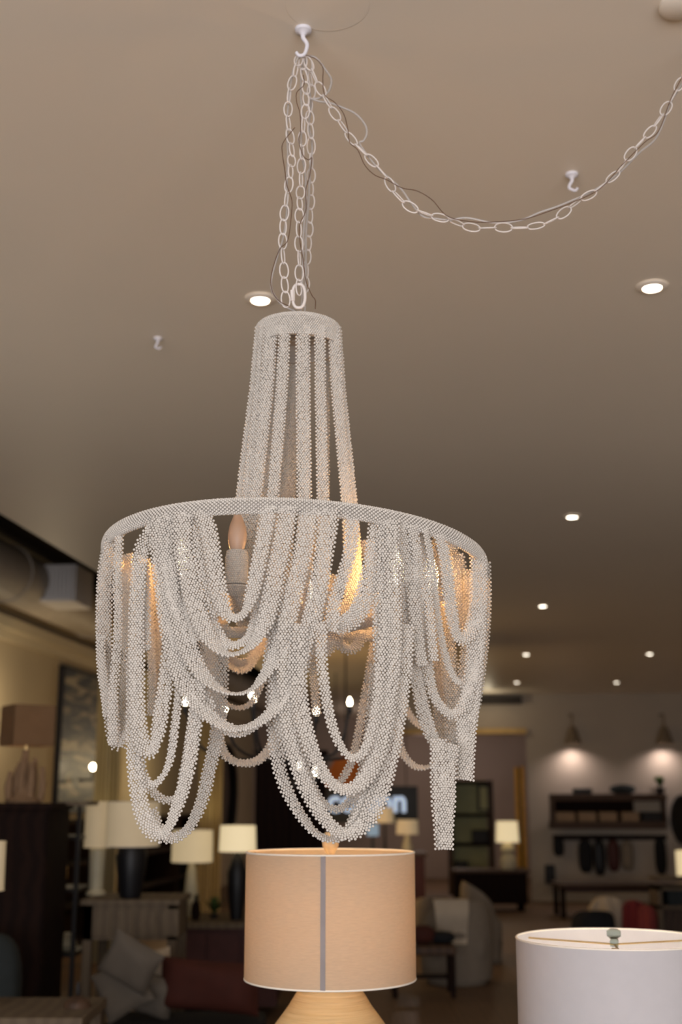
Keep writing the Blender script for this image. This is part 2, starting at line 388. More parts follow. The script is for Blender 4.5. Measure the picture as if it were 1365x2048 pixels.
def ribbon_pts(P, n, minf=0.25, maxf=1.0, nfun=None, sgn=1):
    """P: control points (x,y,z); woven bead band n beads wide, turning edge-on where it runs level."""
    n = max(2, int(round((n*0.0041-0.0049)/APITCH))+1)
    S = smooth_path(P, PITCH); m = len(S)
    T = np.gradient(S, axis=0); T /= np.linalg.norm(T, axis=1)[:, None]
    K = np.linalg.norm(np.gradient(T, axis=0), axis=1)/PITCH
    ph = rng.uniform(0, 6.28); out = []
    fz = minf + (maxf-minf)*np.abs(T[:, 2])**2.0
    hw = n*APITCH/2
    fz = np.minimum(fz, np.maximum(0.12, 0.55/(K*hw+1e-6)))
    k = min(4, m//4)
    fz = np.convolve(np.pad(fz, 2*k, mode='edge'), np.ones(4*k+1)/(4*k+1), 'valid')
    for i in range(m):
        p = S[i]; t = T[i]
        rx, ry = p[0]-CX, p[1]-CY; L = math.hypot(rx, ry)+1e-6
        N = np.array([0.6*rx/L, ry/L - (0.25 if ry < 0 else -0.25), 0.0]) if nfun == 'radial' else np.array([0.5*rx/L*max(-1, min(1, -ry/0.3)), -1.0, 0.0]); N /= np.linalg.norm(N)
        W = np.cross(t, N); W /= (np.linalg.norm(W)+1e-9); N2 = np.cross(W, t)
        f = fz[i]; ang = math.acos(max(-1, min(1, f)))*sgn + 0.10*math.sin(ph+i*0.045)
        Wd = math.cos(ang)*W + math.sin(ang)*N2; Nd = -math.sin(ang)*W + math.cos(ang)*N2
        cnt = n if i % 2 == 0 else n-1
        for j in range(cnt):
            q = (j-(cnt-1)/2)
            if cnt == n and j in (0, n-1): q *= 1.06
            out.append(p + Wd*q*APITCH + Nd*(rng.normal(0, 0.0004)-0.0009*(q/(n/2))**2) + t*rng.normal(0, 0.00025) + Wd*rng.normal(0, 0.00025))
    return np.array(out)
def side_y(px, py, side, o=0.0):
    y = CY
    for _ in range(4):
        X = at(px, py, y).x - CX
        d = math.sqrt(max(RR*RR - X*X, 0.0))
        y = CY - d if side == 'f' else CY + d
    return y - o
chand = thing('beaded_chandelier', (CX, CY, 1.39), 'large white chandelier draped with swags of small clay beads, hanging from three chains', 'chandelier')
# --- crown
CR = 0.087; cz = at(597, 650, CY).z; ccx = at(597, 650, CY).x
ztop = at(597, 622, 2.235).z
C = []; rows = 11; nb = int(2*PI*CR/APITCH)
for i in range(rows+4):
    if i < 4: q = (4-i)/4*1.35; r = CR - 0.009*(1-math.cos(q)); z = ztop - 0.009 + 0.009*math.sin(q)
    else: r = CR; z = ztop - 0.009 - (i-4)*PITCH*0.98
    for j in range(nb):
        a = 2*PI*(j + 0.5*(i % 2))/nb; C.append((ccx + r*math.cos(a), CY + r*math.sin(a), z))
beads('crown_band', C, chand)
mb = MB(); mb.shell(ccx, CY, [(CR-0.003, ztop-0.048), (CR-0.003, ztop-0.010), (CR-0.010, ztop-0.003)], th=0.003); 
for k in range(3):
    a = k*PI/3+0.3; mb.tube([(ccx+CR*.97*math.cos(a), CY+CR*.97*math.sin(a), ztop-0.02), (ccx-CR*.97*math.cos(a), CY-CR*.97*math.sin(a), ztop-0.02)], 0.004)
mb.build('crown_frame', BCORE, chand)
# --- main rim
C = []; nseg = int(2*PI*RR/PITCH/2)*2; na = 12
for i in range(nseg):
    a = 2*PI*i/nseg; P0 = ring_pt(a); rad = np.array([math.cos(a), math.sin(a), 0])
    for j in range(na):
        b = 2*PI*(j+0.5*(i % 2))/na
        C.append(P0 + rad*0.0078*math.cos(b) + np.array([0, 0, 1])*(0.0128*math.sin(b)))
beads('rim_band', C, chand)
mb = MB(); prof = []
K = 120; base = len(mb.v)
for i in range(K):
    a = 2*PI*i/K; P0 = ring_pt(a); rad = np.array([math.cos(a), math.sin(a), 0])
    for j in range(10):
        b = 2*PI*j/10; mb.v.append(tuple(P0 + rad*0.0056*math.cos(b) + np.array([0, 0, 1])*(0.0106*math.sin(b))))
for i in range(K):
    for j in range(10): mb.f.append((i*10+j, i*10+(j+1) % 10, ((i+1) % K)*10+(j+1) % 10, ((i+1) % K)*10+j))
mb.build('rim_frame', BCORE, chand)
# --- strips from crown to the candle frame: (top px, 985-row px, side, drop row, width)
UP = [(531, 498, 'f', 7), (520, 484, 'f', 7), (542, 511, 'f', 7), (570, 547, 'f', 6), (606, 609, 'f', 7), (640, 646, 'f', 6), (668, 693, 'f', 7),
      (672, 700, 'b', 6), (650, 648, 'b', 6), (600, 580, 'b', 6), (590, 562, 'b', 6), (560, 528, 'b', 6), (530, 495, 'b', 7), (516, 482, 'b', 6), (676, 706, 'f', 6)]
def cyl_y(px, py, cx_, r, side):
    y = CY
    for _ in range(4):
        X = at(px, py, y).x - cx_; d = math.sqrt(max(r*r-X*X, 0)); y = CY-d if side == 'f' else CY+d
    return y
for tpx, bpx, side, n in UP:
    P = []
    for y, fr in ((652, 0), (700, 0.10), (780, 0.28), (880, 0.62), (985, 1.0), (1060, 1.22), (1130, 1.35), (1200, 1.25), (1245, 0.8)):
        r = 0.0845 + 0.0355*min(fr, 1.35)
        px = tpx + (bpx-tpx)*fr
        Y = cyl_y(px, y, ccx, r, side)
        dy = 0.0 if side == 'f' else 20
        P.append(at(px, y+dy, Y))
    beads('crown_strip', ribbon_pts(P, n, 0.9, 1.0, 'radial'), chand)

# --- draped strands.  (points, beads wide, start side, end side, offset towards viewer, min facing fraction)
ST = [
 # left flank
 ([(216,1078),(204,1150),(201,1250),(203,1330),(212,1395),(216,1432)], 5, 'f','f',0.0,0.9),
 ([(226,1072),(213,1150),(209,1240),(211,1330),(222,1420),(227,1468),(233,1488),(241,1490),(247,1450),(251,1380),(256,1300),(256,1200),(252,1110)], 7,'f','b',0.004,0.55),
 ([(239,1064),(235,1150),(236,1240),(232,1320),(226,1400),(226,1488)], 5,'f','f',0.006,0.9),
 ([(252,1116),(247,1200),(246,1300)], 5,'b','b',-0.01,0.9),
 ([(311,1050),(305,1064),(291,1082),(280,1115),(275,1180),(272,1260),(274,1340),(275,1420),(283,1480),(297,1508),(310,1490),(320,1440),(331,1370),(338,1310),(343,1250),(345,1190),(340,1120)], 7,'f','f',0.012,0.7),
 ([(282,1130),(285,1160),(286,1220),(288,1300)], 7,'f','f',-0.005,0.95),
 ([(268,1300),(268,1400),(268,1500),(274,1570),(285,1625),(300,1658),(318,1672),(332,1662),(344,1638),(358,1602),(371,1560),(380,1515),(388,1460),(393,1420),(395,1360)], 7,'f','f',0.006,0.6),
 ([(300,1622),(318,1664),(345,1676),(372,1662),(392,1630),(407,1590),(418,1540),(430,1490),(438,1440),(441,1380),(443,1310),(446,1250)], 7,'f','f',-0.15,0.6),
 ([(277,1480),(283,1540),(296,1568),(312,1566),(328,1548),(342,1510),(350,1450),(357,1390),(362,1330),(364,1260)], 5,'f','f',0.004,0.55),
 ([(352,1270),(358,1300),(358,1350),(356,1400)], 4,'f','f',0.0,0.9),
 ([(292,1560),(310,1588),(338,1601),(356,1590),(364,1560),(372,1520),(380,1470),(386,1420)], 5,'f','f',-0.14,0.5),
 ([(292,1120),(298,1200),(302,1280),(304,1350),(303,1430)], 5,'b','b',0.02,0.95),
 ([(308,1130),(314,1200),(316,1280),(317,1350),(314,1440)], 5,'b','b',0.02,0.95),
 ([(284,1112),(290,1160),(296,1240)], 5,'b','b',0.01,0.95),
 # big swags, left to right
 ([(324,1022),(318,1080),(327,1160),(337,1240),(349,1300),(365,1355),(395,1405),(428,1438),(466,1456),(503,1450),(536,1430),(566,1392),(588,1344),(606,1290),(622,1240),(636,1180),(646,1120),(655,1060),(660,1016)], 8,'f','f',0.010,0.16),
 ([(342,1016),(330,1080),(338,1140),(348,1200),(362,1250),(381,1304),(403,1345),(433,1374),(466,1387),(498,1381),(525,1354),(548,1318),(568,1266),(583,1200),(596,1140),(610,1080),(620,1016)], 8,'f','f',0.004,0.12),
 ([(368,1012),(364,1070),(374,1130),(388,1195),(406,1250),(430,1290),(458,1308),(490,1300),(518,1269),(537,1222),(552,1150),(566,1085),(578,1014)], 8,'f','f',0.008,0.14),
 ([(404,1008),(418,1060),(428,1120),(438,1180),(449,1222),(466,1236),(490,1224),(507,1175),(520,1110),(530,1060),(538,1012)], 7,'f','f',0.006,0.14),
 ([(392,1012),(400,1080),(412,1140),(424,1190),(440,1230)], 7,'f','f',-0.008,0.9),
 ([(312,1018),(322,1090),(336,1170),(344,1240),(350,1290)], 7,'f','f',-0.006,0.95),
 ([(350,1016),(352,1090),(366,1170),(384,1230),(400,1280)], 7,'f','f',-0.010,0.95),
 ([(376,1014),(388,1090),(402,1170),(420,1240),(444,1280),(470,1290),(500,1270),(522,1210),(534,1130)], 7,'f','f',-0.016,0.5),
 ([(330,1016),(336,1100),(352,1200),(372,1290),(400,1370),(420,1420)], 6,'f','f',-0.02,0.8),
 ([(395,1180),(404,1260),(416,1320),(428,1380),(440,1440)], 7,'b','b',0.2,0.8),
 ([(408,1180),(412,1260),(420,1320),(424,1400)], 5,'b','b',0.1,0.9),
 ([(425,1240),(430,1320),(436,1390),(440,1450),(430,1500)], 5,'b','b',0.05,0.95),
 # thin back swags seen in the left opening
 ([(425,1260),(438,1295),(458,1325),(476,1340),(498,1332),(510,1300),(522,1240),(528,1180)], 7,'b','b',0.0,0.42),
 ([(400,1320),(430,1385),(455,1408),(480,1415),(505,1403),(525,1360),(540,1310),(548,1240)], 5,'b','b',0.12,0.35),
 ([(400,1400),(425,1440),(455,1464),(485,1468),(515,1450),(540,1425),(560,1390)], 5,'f','f',-0.08,0.4),
 ([(432,1460),(445,1500),(465,1520),(493,1526),(520,1518),(545,1490),(560,1440),(570,1380)], 7,'b','b',0.15,0.55),
 # centre front
 ([(574,1170),(562,1220),(548,1290),(540,1350)], 7,'f','f',-0.03,0.9),
 ([(590,1150),(575,1200),(560,1262)], 6,'b','b',0.2,0.9),
 ([(645,1180),(636,1210),(610,1300),(590,1380)], 7,'f','f',-0.012,0.9),
 ([(625,1050),(618,1100),(608,1160),(598,1230),(588,1300)], 7,'b','b',0.25,0.9),
 ([(575,1050),(570,1110),(560,1160),(548,1240)], 7,'b','b',0.3,0.9),
 ([(664,1150),(654,1200),(640,1262)], 7,'b','b',0.3,0.9),
 ([(606,1014),(604,1090),(596,1160),(588,1230),(580,1300)], 5,'b','b',0.2,0.9),
 # lower centre: wide falls that swing to the right
 ([(556,1230),(548,1320),(545,1400),(549,1470),(560,1540),(580,1592),(604,1632),(630,1664),(658,1678),(684,1672),(704,1648),(720,1606),(738,1560),(752,1500),(760,1440),(768,1370)], 6,'f','f',-0.05,0.35),
 ([(575,1240),(572,1330),(574,1400),(582,1470),(596,1530),(616,1582),(640,1624),(664,1652),(690,1668),(716,1660),(742,1632),(762,1588),(776,1536),(788,1480),(797,1425),(805,1367),(810,1310),(812,1250)], 7,'f','f',0.004,0.55),
 ([(600,1250),(596,1330),(600,1400),(612,1460),(628,1510),(648,1548),(670,1572),(694,1580),(716,1570),(738,1545),(757,1500),(770,1445),(778,1390),(785,1320),(788,1250),(786,1160),(782,1100),(784,1024)], 7,'f','f',0.010,0.6),
 ([(560,1240),(556,1330),(560,1400),(570,1450),(590,1510)], 8,'f','f',-0.02,0.95),
 ([(590,1250),(586,1330),(590,1410),(602,1480),(614,1540),(630,1580),(652,1610),(676,1618),(698,1606),(715,1575),(728,1530),(738,1470),(746,1400),(752,1330)], 5,'f','f',-0.12,0.4),
 ([(608,1262),(622,1300),(628,1360),(634,1430)], 5,'b','b',0.25,0.95),
 ([(646,1245),(643,1300),(648,1360),(660,1432),(678,1484),(698,1512),(718,1514),(735,1488),(749,1442),(757,1384),(762,1330),(768,1270),(770,1200)], 5,'f','f',0.012,0.45),
 ([(752,1250),(746,1300),(738,1350),(728,1405),(716,1475),(703,1525),(684,1560),(668,1578)], 5,'b','b',0.12,0.6),
 ([(738,1560),(728,1600),(712,1636),(692,1664)], 5,'f','f',-0.02,0.5),
 ([(805,1260),(796,1330),(782,1400),(772,1470),(758,1530),(742,1590),(722,1640),(700,1664)], 4,'f','f',-0.012,0.6),
 # right of centre
 ([(705,1022),(704,1080),(694,1130),(680,1170),(668,1215),(664,1262)], 6,'f','f',0.0,0.7),
 ([(760,1018),(756,1070),(748,1130),(734,1185),(718,1225),(698,1245),(678,1250)], 9,'f','f',-0.01,0.6),
 ([(735,1080),(745,1150),(742,1200),(728,1240),(705,1258)], 7,'b','b',0.15,0.8),
 ([(770,1024),(772,1090),(768,1150),(764,1210),(766,1280),(770,1340)], 8,'f','f',0.0,0.9),
 ([(776,1180),(775,1250),(772,1330),(775,1400)], 6,'f','f',-0.02,0.9),
 ([(800,1032),(806,1100),(812,1160),(818,1230),(828,1310),(840,1380),(850,1430),(866,1475),(888,1498),(911,1500),(930,1460),(942,1400),(950,1330),(958,1250),(964,1180)], 8,'f','f',0.006,0.75),
 ([(826,1034),(834,1100),(840,1160),(845,1237),(855,1320),(866,1384),(886,1416),(908,1430),(928,1410),(944,1350),(954,1280)], 6,'f','f',0.010,0.6),
 ([(852,1040),(862,1110),(870,1180),(877,1240),(888,1298),(904,1346),(924,1366),(944,1340),(956,1280),(964,1200)], 5,'f','f',0.014,0.55),
 ([(880,1050),(890,1110),(896,1160),(902,1215),(912,1262),(926,1282),(944,1260),(956,1210)], 7,'f','f',0.008,0.75),
 ([(812,1034),(820,1100),(826,1180),(834,1260),(845,1330)], 6,'f','f',-0.012,0.9),
 ([(842,1038),(850,1110),(856,1180),(862,1250),(868,1320)], 5,'f','f',-0.014,0.9),
 ([(914,1112),(919,1130),(918,1180),(914,1240),(912,1280)], 7,'b','b',0.05,0.9),
 ([(896,1062),(906,1110),(910,1180),(910,1250)], 7,'b','b',0.25,0.9),
 ([(957,1092),(958,1160),(956,1240),(950,1320),(944,1390),(938,1450),(934,1510),(932,1558)], 8,'f','f',0.010,0.95),
 ([(970,1108),(972,1180),(970,1250),(962,1330),(952,1400),(940,1450)], 6,'f','b',0.0,0.95),
 ([(945,1140),(944,1220),(938,1300),(930,1380),(924,1440)], 8,'b','b',0.12,0.95),
 ([(868,1200),(874,1280),(880,1360),(884,1440),(884,1520)], 8,'b','b',0.15,0.9),
 ([(890,1220),(898,1320),(906,1400),(908,1480)], 8,'b','b',0.18,0.95),
 ([(905,1490),(899,1540),(898,1600),(894,1650),(893,1697)], 7,'f','f',0.006,0.95),
 ([(878,1480),(877,1540),(879,1600),(883,1650),(886,1697)], 7,'f','f',-0.008,0.95),
 ([(926,1440),(926,1480),(924,1520),(923,1558)], 6,'f','f',-0.01,0.95),
 ([(800,1360),(808,1405),(826,1438),(848,1456),(868,1462)], 5,'b','b',0.0,0.5),
 ([(795,1440),(800,1490),(812,1515),(830,1532),(850,1535),(870,1528)], 5,'b','b',0.0,0.5),
 ([(818,1160),(824,1230),(834,1300)], 6,'b','b',0.05,0.9),
 ([(856,1180),(862,1240),(868,1310)], 6,'b','b',0.05,0.9),
 ([(384,1040),(380,1100),(382,1170),(388,1240)], 7,'f','f',-0.05,0.95),
 ([(352,1050),(345,1100),(345,1170),(352,1240)], 7,'f','f',-0.05,0.95),
 ([(776,1045),(775,1110),(774,1180)], 8,'f','f',-0.05,0.95),
 ([(815,1050),(815,1110),(816,1190),(820,1250)], 8,'f','f',-0.05,0.95),
 ([(845,1060),(846,1120),(846,1200)], 7,'f','f',-0.06,0.95),
 ([(880,1075),(878,1130),(878,1200)], 7,'f','f',-0.06,0.95),
 # beaded scallops under the candle frame
 ([(620,1262),(624,1290),(644,1306),(664,1290),(670,1262)], 7,2.26,2.26,0,0.5),
 ([(666,1256),(680,1288),(700,1300),(716,1288),(724,1268)], 7,2.28,2.28,0,0.5),
 ([(672,1238),(676,1256),(690,1268)], 6,2.24,2.24,0,0.8),
]
def proj(p):
    y, z = p[1], p[2]-CH; Z = y*c_ + z*s_
    return 682.5 + F*p[0]/Z, 1024 - F*(-y*s_ + z*c_)/Z
_ra = [proj(ring_pt(PI + PI*i/60, RR+0.008, 0.012)) for i in range(61)]
def rim_top(px): return float(np.interp(px, [q[0] for q in _ra], [q[1] for q in _ra]))
for pts, n, sa, sb, o, mf in ST:
    pts = list(pts)
    for e_ in (0, -1):
        x_e, y_e = pts[e_]
        if y_e < rim_top(x_e) + 17 + 8*min(1, abs(x_e-593)/300) and y_e > 990: pts[e_] = (x_e, rim_top(x_e) + 17 + 8*min(1, abs(x_e-593)/300))
    y0 = sa if not isinstance(sa, str) else side_y(*pts[0], sa, o); y1 = sb if not isinstance(sb, str) else side_y(*pts[-1], sb, o)
    L = [0.0]
    for a, b in zip(pts, pts[1:]): L.append(L[-1] + math.hypot(a[0]-b[0], a[1]-b[1]))
    P = []
    for (px, py), l in zip(pts, L):
        f = l/L[-1]; Y = y0 + (y1-y0)*f
        if isinstance(sa, str) and sa == sb and abs(pts[0][0]-593) < 290 and abs(pts[-1][0]-593) < 290: Y = 0.45*Y + 0.55*side_y(px, py, sa, o)
        P.append(at(px, py, Y))
    beads('bead_strand', ribbon_pts(P, n, mf), chand)
# short swags hanging round the back of the rim
for k in range(9):
    a0 = math.radians(14 + k*17); a1 = a0 + math.radians(17 + 8*(k % 2)); dr = 0.07 + 0.03*(k % 3)
    P = []
    for i in range(9):
        f = i/8; p = ring_pt(a0 + (a1-a0)*f, RR-0.002-0.003*(k % 2)); p[2] -= 0.012 + dr*(1-(2*f-1)**2)**0.8; P.append(p)
    beads('bead_strand', ribbon_pts(P, 7, 0.5), chand)
# --- candle frame: hub, arms, cups, sleeves, bulbs
hubp = at(652, 1250, CY); HX, HY, HZ = ccx+0.02, CY, hubp.z
mb = MB(); mb.lathe(HX, HY, [(0.004, HZ-0.03), (0.020, HZ-0.02), (0.028, HZ), (0.018, HZ+0.02), (0.008, HZ+0.03), (0.006, cz)], n=24); mb.build('centre_stem', BCORE, chand)
C = []
for i in range(14):
    z = HZ - 0.028 + i*PITCH; r = 0.030*math.sqrt(max(0.05, 1-((z-HZ)/0.034)**2)); nb = max(4, int(2*PI*r/PITCH))
    for j in range(nb):
        a = 2*PI*(j+.5*(i % 2))/nb; C.append((HX+r*math.cos(a), HY+r*math.sin(a), z))
beads('beaded_hub', C, chand)
def wrapped_tube(P, r):
    S = smooth_path(P, PITCH*0.9); T = np.gradient(S, axis=0); T /= np.linalg.norm(T, axis=1)[:, None]; C = []; n = max(6, int(2*PI*r/APITCH*1.1))
    for i, (p, t_) in enumerate(zip(S, T)):
        x = np.cross(t_, [0.01, 0.02, 1]); x /= np.linalg.norm(x); y = np.cross(t_, x)
        for j in range(n):
            b = 2*PI*(j+.5*(i % 2))/n; C.append(p + r*(x*math.cos(b) + y*math.sin(b)))
    return np.array(C)
CAND = [(475, 1072, 2.10, False), (362, 1126, 2.36, True), (793, 1143, 2.20, True), (862, 1152, 2.46, True), (610, 1185, 2.57, True)]
for px, py, D, lit in CAND:
    p = at(px, py, D); x, y, z = p
    arm = beads('candle_arm', wrapped_tube([(HX, HY, HZ), (HX+(x-HX)*.4, HY+(y-HY)*.4, HZ-0.012), (HX+(x-HX)*.8, HY+(y-HY)*.8, HZ-0.004), (x, y, z-0.10)], 0.009), chand)
    mb = MB(); mb.tube([(HX, HY, HZ), (HX+(x-HX)*.4, HY+(y-HY)*.4, HZ-0.012), (HX+(x-HX)*.8, HY+(y-HY)*.8, HZ-0.004), (x, y, z-0.10)], 0.006); mb.build('arm_core', BCORE, arm)
    C = []
    for i in range(17):
        zz = z - 0.029 - i*PITCH*0.95; r = 0.0185 if i > 2 else 0.0165+0.0007*i
        nb = int(2*PI*r/PITCH)
        for j in range(nb):
            a = 2*PI*(j+.5*(i % 2))/nb; C.append((x+r*math.cos(a), y+r*math.sin(a), zz))
    for i in range(7):
        zz = z - 0.094 - i*0.0024; r = 0.026 - 0.003*i; nb = int(2*PI*r/PITCH)
        for j in range(nb):
            a = 2*PI*(j+.5*(i % 2))/nb; C.append((x+r*math.cos(a), y+r*math.sin(a), zz))
    sl = beads('candle_sleeve', C, chand)
    mb = MB(); mb.lathe(x, y, [(0.016, z-0.098), (0.0165, z-0.032), (0.012, z-0.030)], n=20); mb.build('sleeve_core', BCORE, sl)
    mb = MB(); mb.lathe(x, y, [(0.009, z-0.034), (0.0125, z-0.026), (0.0165, z-0.010), (0.0170, z+0.002), (0.0145, z+0.018), (0.0090, z+0.033), (0.0035, z+0.044), (0.0010, z+0.047)], n=24)
    b = mb.build('candle_bulb', LIT if lit else OFFB, chand)
    b['label'] = 'lit flame-shaped candle bulb' if lit else 'unlit frosted candle bulb'
print('beads', NB)

# ------------------------------------------------------------------ chains and cords
def chain_links(P, ln=0.038, wd=0.0205, wr=0.00145, name='chain_link', parent=None, roll0=0.0, jit=0.35):
    """P: smooth path; links joined end to end, alternately turned; ONE mesh (the chain)."""
    pitch = ln - 4*wr
    S = smooth_path(P, 0.001); L = len(S)*0.001; n = int(L/pitch); mb = MB()
    for k in range(n):
        i = min(len(S)-2, int((k+0.5)*pitch/0.001)); i0 = max(0, i-8); i1 = min(len(S)-1, i+8)
        p = Vector(S[i]); t_ = Vector(S[i1]-S[i0]).normalized()
        ref = Vector((0, -1, 0)); x = t_.cross(ref).normalized(); y = t_.cross(x)
        rl = roll0 + (PI/2 if k % 2 else 0) + random.uniform(-jit, jit) + (0.35 if k % 2 else -0.3)
        a = x*math.cos(rl) + y*math.sin(rl)
        pts = []
        for q in range(24):
            b = 2*PI*q/24; pts.append(p + t_*(ln/2-wr)*math.sin(b) + a*(wd/2-wr)*math.copysign(abs(math.cos(b))**0.85, math.cos(b)))
        mb.tube(pts, wr, n=8, closed=True)
    return mb
hk = at(607, 112, CY)
def pathpx(pts, D): return [at(x, y, D[i] if hasattr(D, '__len__') else D) for i, (x, y) in enumerate(pts)]
c1 = pathpx([(600,112),(592,140),(585,165),(578,195),(577,245),(584,300),(581,350),(573,400),(567,450),(566,500),(569,550),(571,590),(574,628)], [2.315]+[2.30]*5+[2.28]*7)
c2 = pathpx([(608,112),(606,135),(612,170),(612,215),(607,250),(604,310),(602,370),(599,430),(598,480),(599,530),(598,592)], [2.32]*3+[2.31]*4+[2.29]*4)
c3 = pathpx([(614,114),(620,150),(623,185),(620,225),(622,270),(623,330),(622,390),(619,450),(614,520),(610,580),(604,626)], [2.325]+[2.34]*4+[2.37]*6)
for c, lab in ((c1, 'white oval-link chain hanging from the hook to the chandelier crown, leftmost of the three'),
               (c2, 'white oval-link chain hanging to the thick quick link, middle of the three'),
               (c3, 'white oval-link chain behind the other two, ending at the back of the crown')):
    single(chain_links(c, roll0=0.2), 'hanging_chain', CHAINM, lab, 'chain', 'chains holding the chandelier')
sw = pathpx([(612,114),(628,150),(645,185),(662,215),(680,243),(705,280),(735,312),(770,350),(790,385),(820,413),(860,430),(900,440),(945,455),(1000,455),(1050,455),(1090,447),(1120,432),(1150,408),(1195,380),(1235,345),(1268,300),(1300,265),(1330,222),(1352,185),(1380,130),(1410,80),(1425,52)], 2.32)
single(chain_links(sw, ln=0.040, wd=0.023), 'swag_chain', CHAINM, 'long white chain swagging from the hook across the ceiling to the right edge', 'chain')
# carabiner quick link
t0 = at(598, 592, 2.29); pts = []
hl, hw = 0.026, 0.013
for q in range(40):
    b = 2*PI*q/40; cx_, sx_ = math.cos(b), math.sin(b)
    pts.append((t0.x + hw*math.copysign(abs(cx_)**0.75, cx_), t0.y, t0.z + hl*math.copysign(abs(sx_)**0.9, sx_)))
tq = thing('quick_link', t0 - Vector((0, 0, hl)), 'thick white oval quick link joining the middle chain to the chandelier top', 'link')
MB().tube(pts, 0.0033, n=12, closed=True).build('link_loop', CHAINM, tq)
MB().tube([(t0.x-hw, t0.y, t0.z-0.012), (t0.x-hw, t0.y, t0.z+0.012)], 0.0052, n=6).build('screw_sleeve', CHAINM, tq)
# small eye loops on the crown top
def cord(pts, D, r, m, name, lab, cat='cord', flat=None):
    P = smooth_path(pathpx(pts, D), 0.004)
    mb = MB(); mb.tube(P, r, n=8); return single(mb, name, m, lab, cat)
cord([(600,108),(590,130),(583,160),(578,200),(574,250),(576,310),(574,370),(575,410),(568,470),(556,510),(544,555),(544,580),(556,600),(572,614),(590,622)], 2.31, 0.0022, CORD, 'electric_cord', 'grey flat electric cord hanging beside the left chain')
cord([(606,112),(602,170),(604,230),(603,300),(611,350),(612,410),(607,470),(606,540),(604,600),(602,628)], 2.335, 0.0022, CORD, 'electric_cord', 'grey electric cord threaded down the middle chain')
cord([(610,116),(618,170),(622,215),(618,250),(625,290),(620,350),(618,400),(613,460),(612,540),(610,626)], 2.36, 0.0024, CORD, 'electric_cord', 'grey electric cord running down behind the right chain')
cord([(590,255),(567,285),(565,305),(570,340),(574,370),(584,400),(583,430),(576,480),(560,498),(548,530),(542,560),(546,585),(560,603),(578,612)], 2.27, 0.0009, COPPER, 'thin_wire', 'thin brown wire looping outward left of the chains')
cord([(607,150),(608,170),(594,185),(594,205),(600,225),(602,260),(598,280),(606,310),(618,320),(624,315),(620,350),(612,380),(612,420),(600,450),(600,480),(606,515),(612,560),(624,590),(631,600),(631,618)], 2.27, 0.0009, COPPER, 'thin_wire', 'thin brown wire winding down the middle chain to the right of the crown')
cord([(612,112),(632,116),(652,140),(663,158),(661,175),(655,186),(640,196),(625,198),(640,203),(660,206),(685,215),(712,228),(731,250),(734,268),(727,282),(719,286),(735,310),(760,340),(800,375),(822,405),(845,432),(870,437),(900,440),(935,436),(990,446),(1040,441),(1080,425),(1110,415),(1140,403),(1190,380),(1240,345),(1280,305),(1310,280),(1328,245),(1342,205),(1366,165),(1400,95),(1425,55)], 2.335, 0.0023, CORD, 'electric_cord', 'grey electric cord woven along the swag chain with two loops near the hook')
cord([(612,110),(632,118),(646,135),(646,160),(650,190),(670,205),(688,228),(696,258),(700,285),(716,300),(730,330),(750,350),(775,360),(805,376),(835,382),(865,400),(895,432),(940,443),(990,444),(1050,438),(1100,422),(1145,405),(1200,378),(1245,330),(1290,285),(1318,262),(1342,200),(1362,160),(1400,90),(1425,55)], 2.30, 0.0009, COPPER, 'thin_wire', 'thin brown wire trailing along the swag chain')

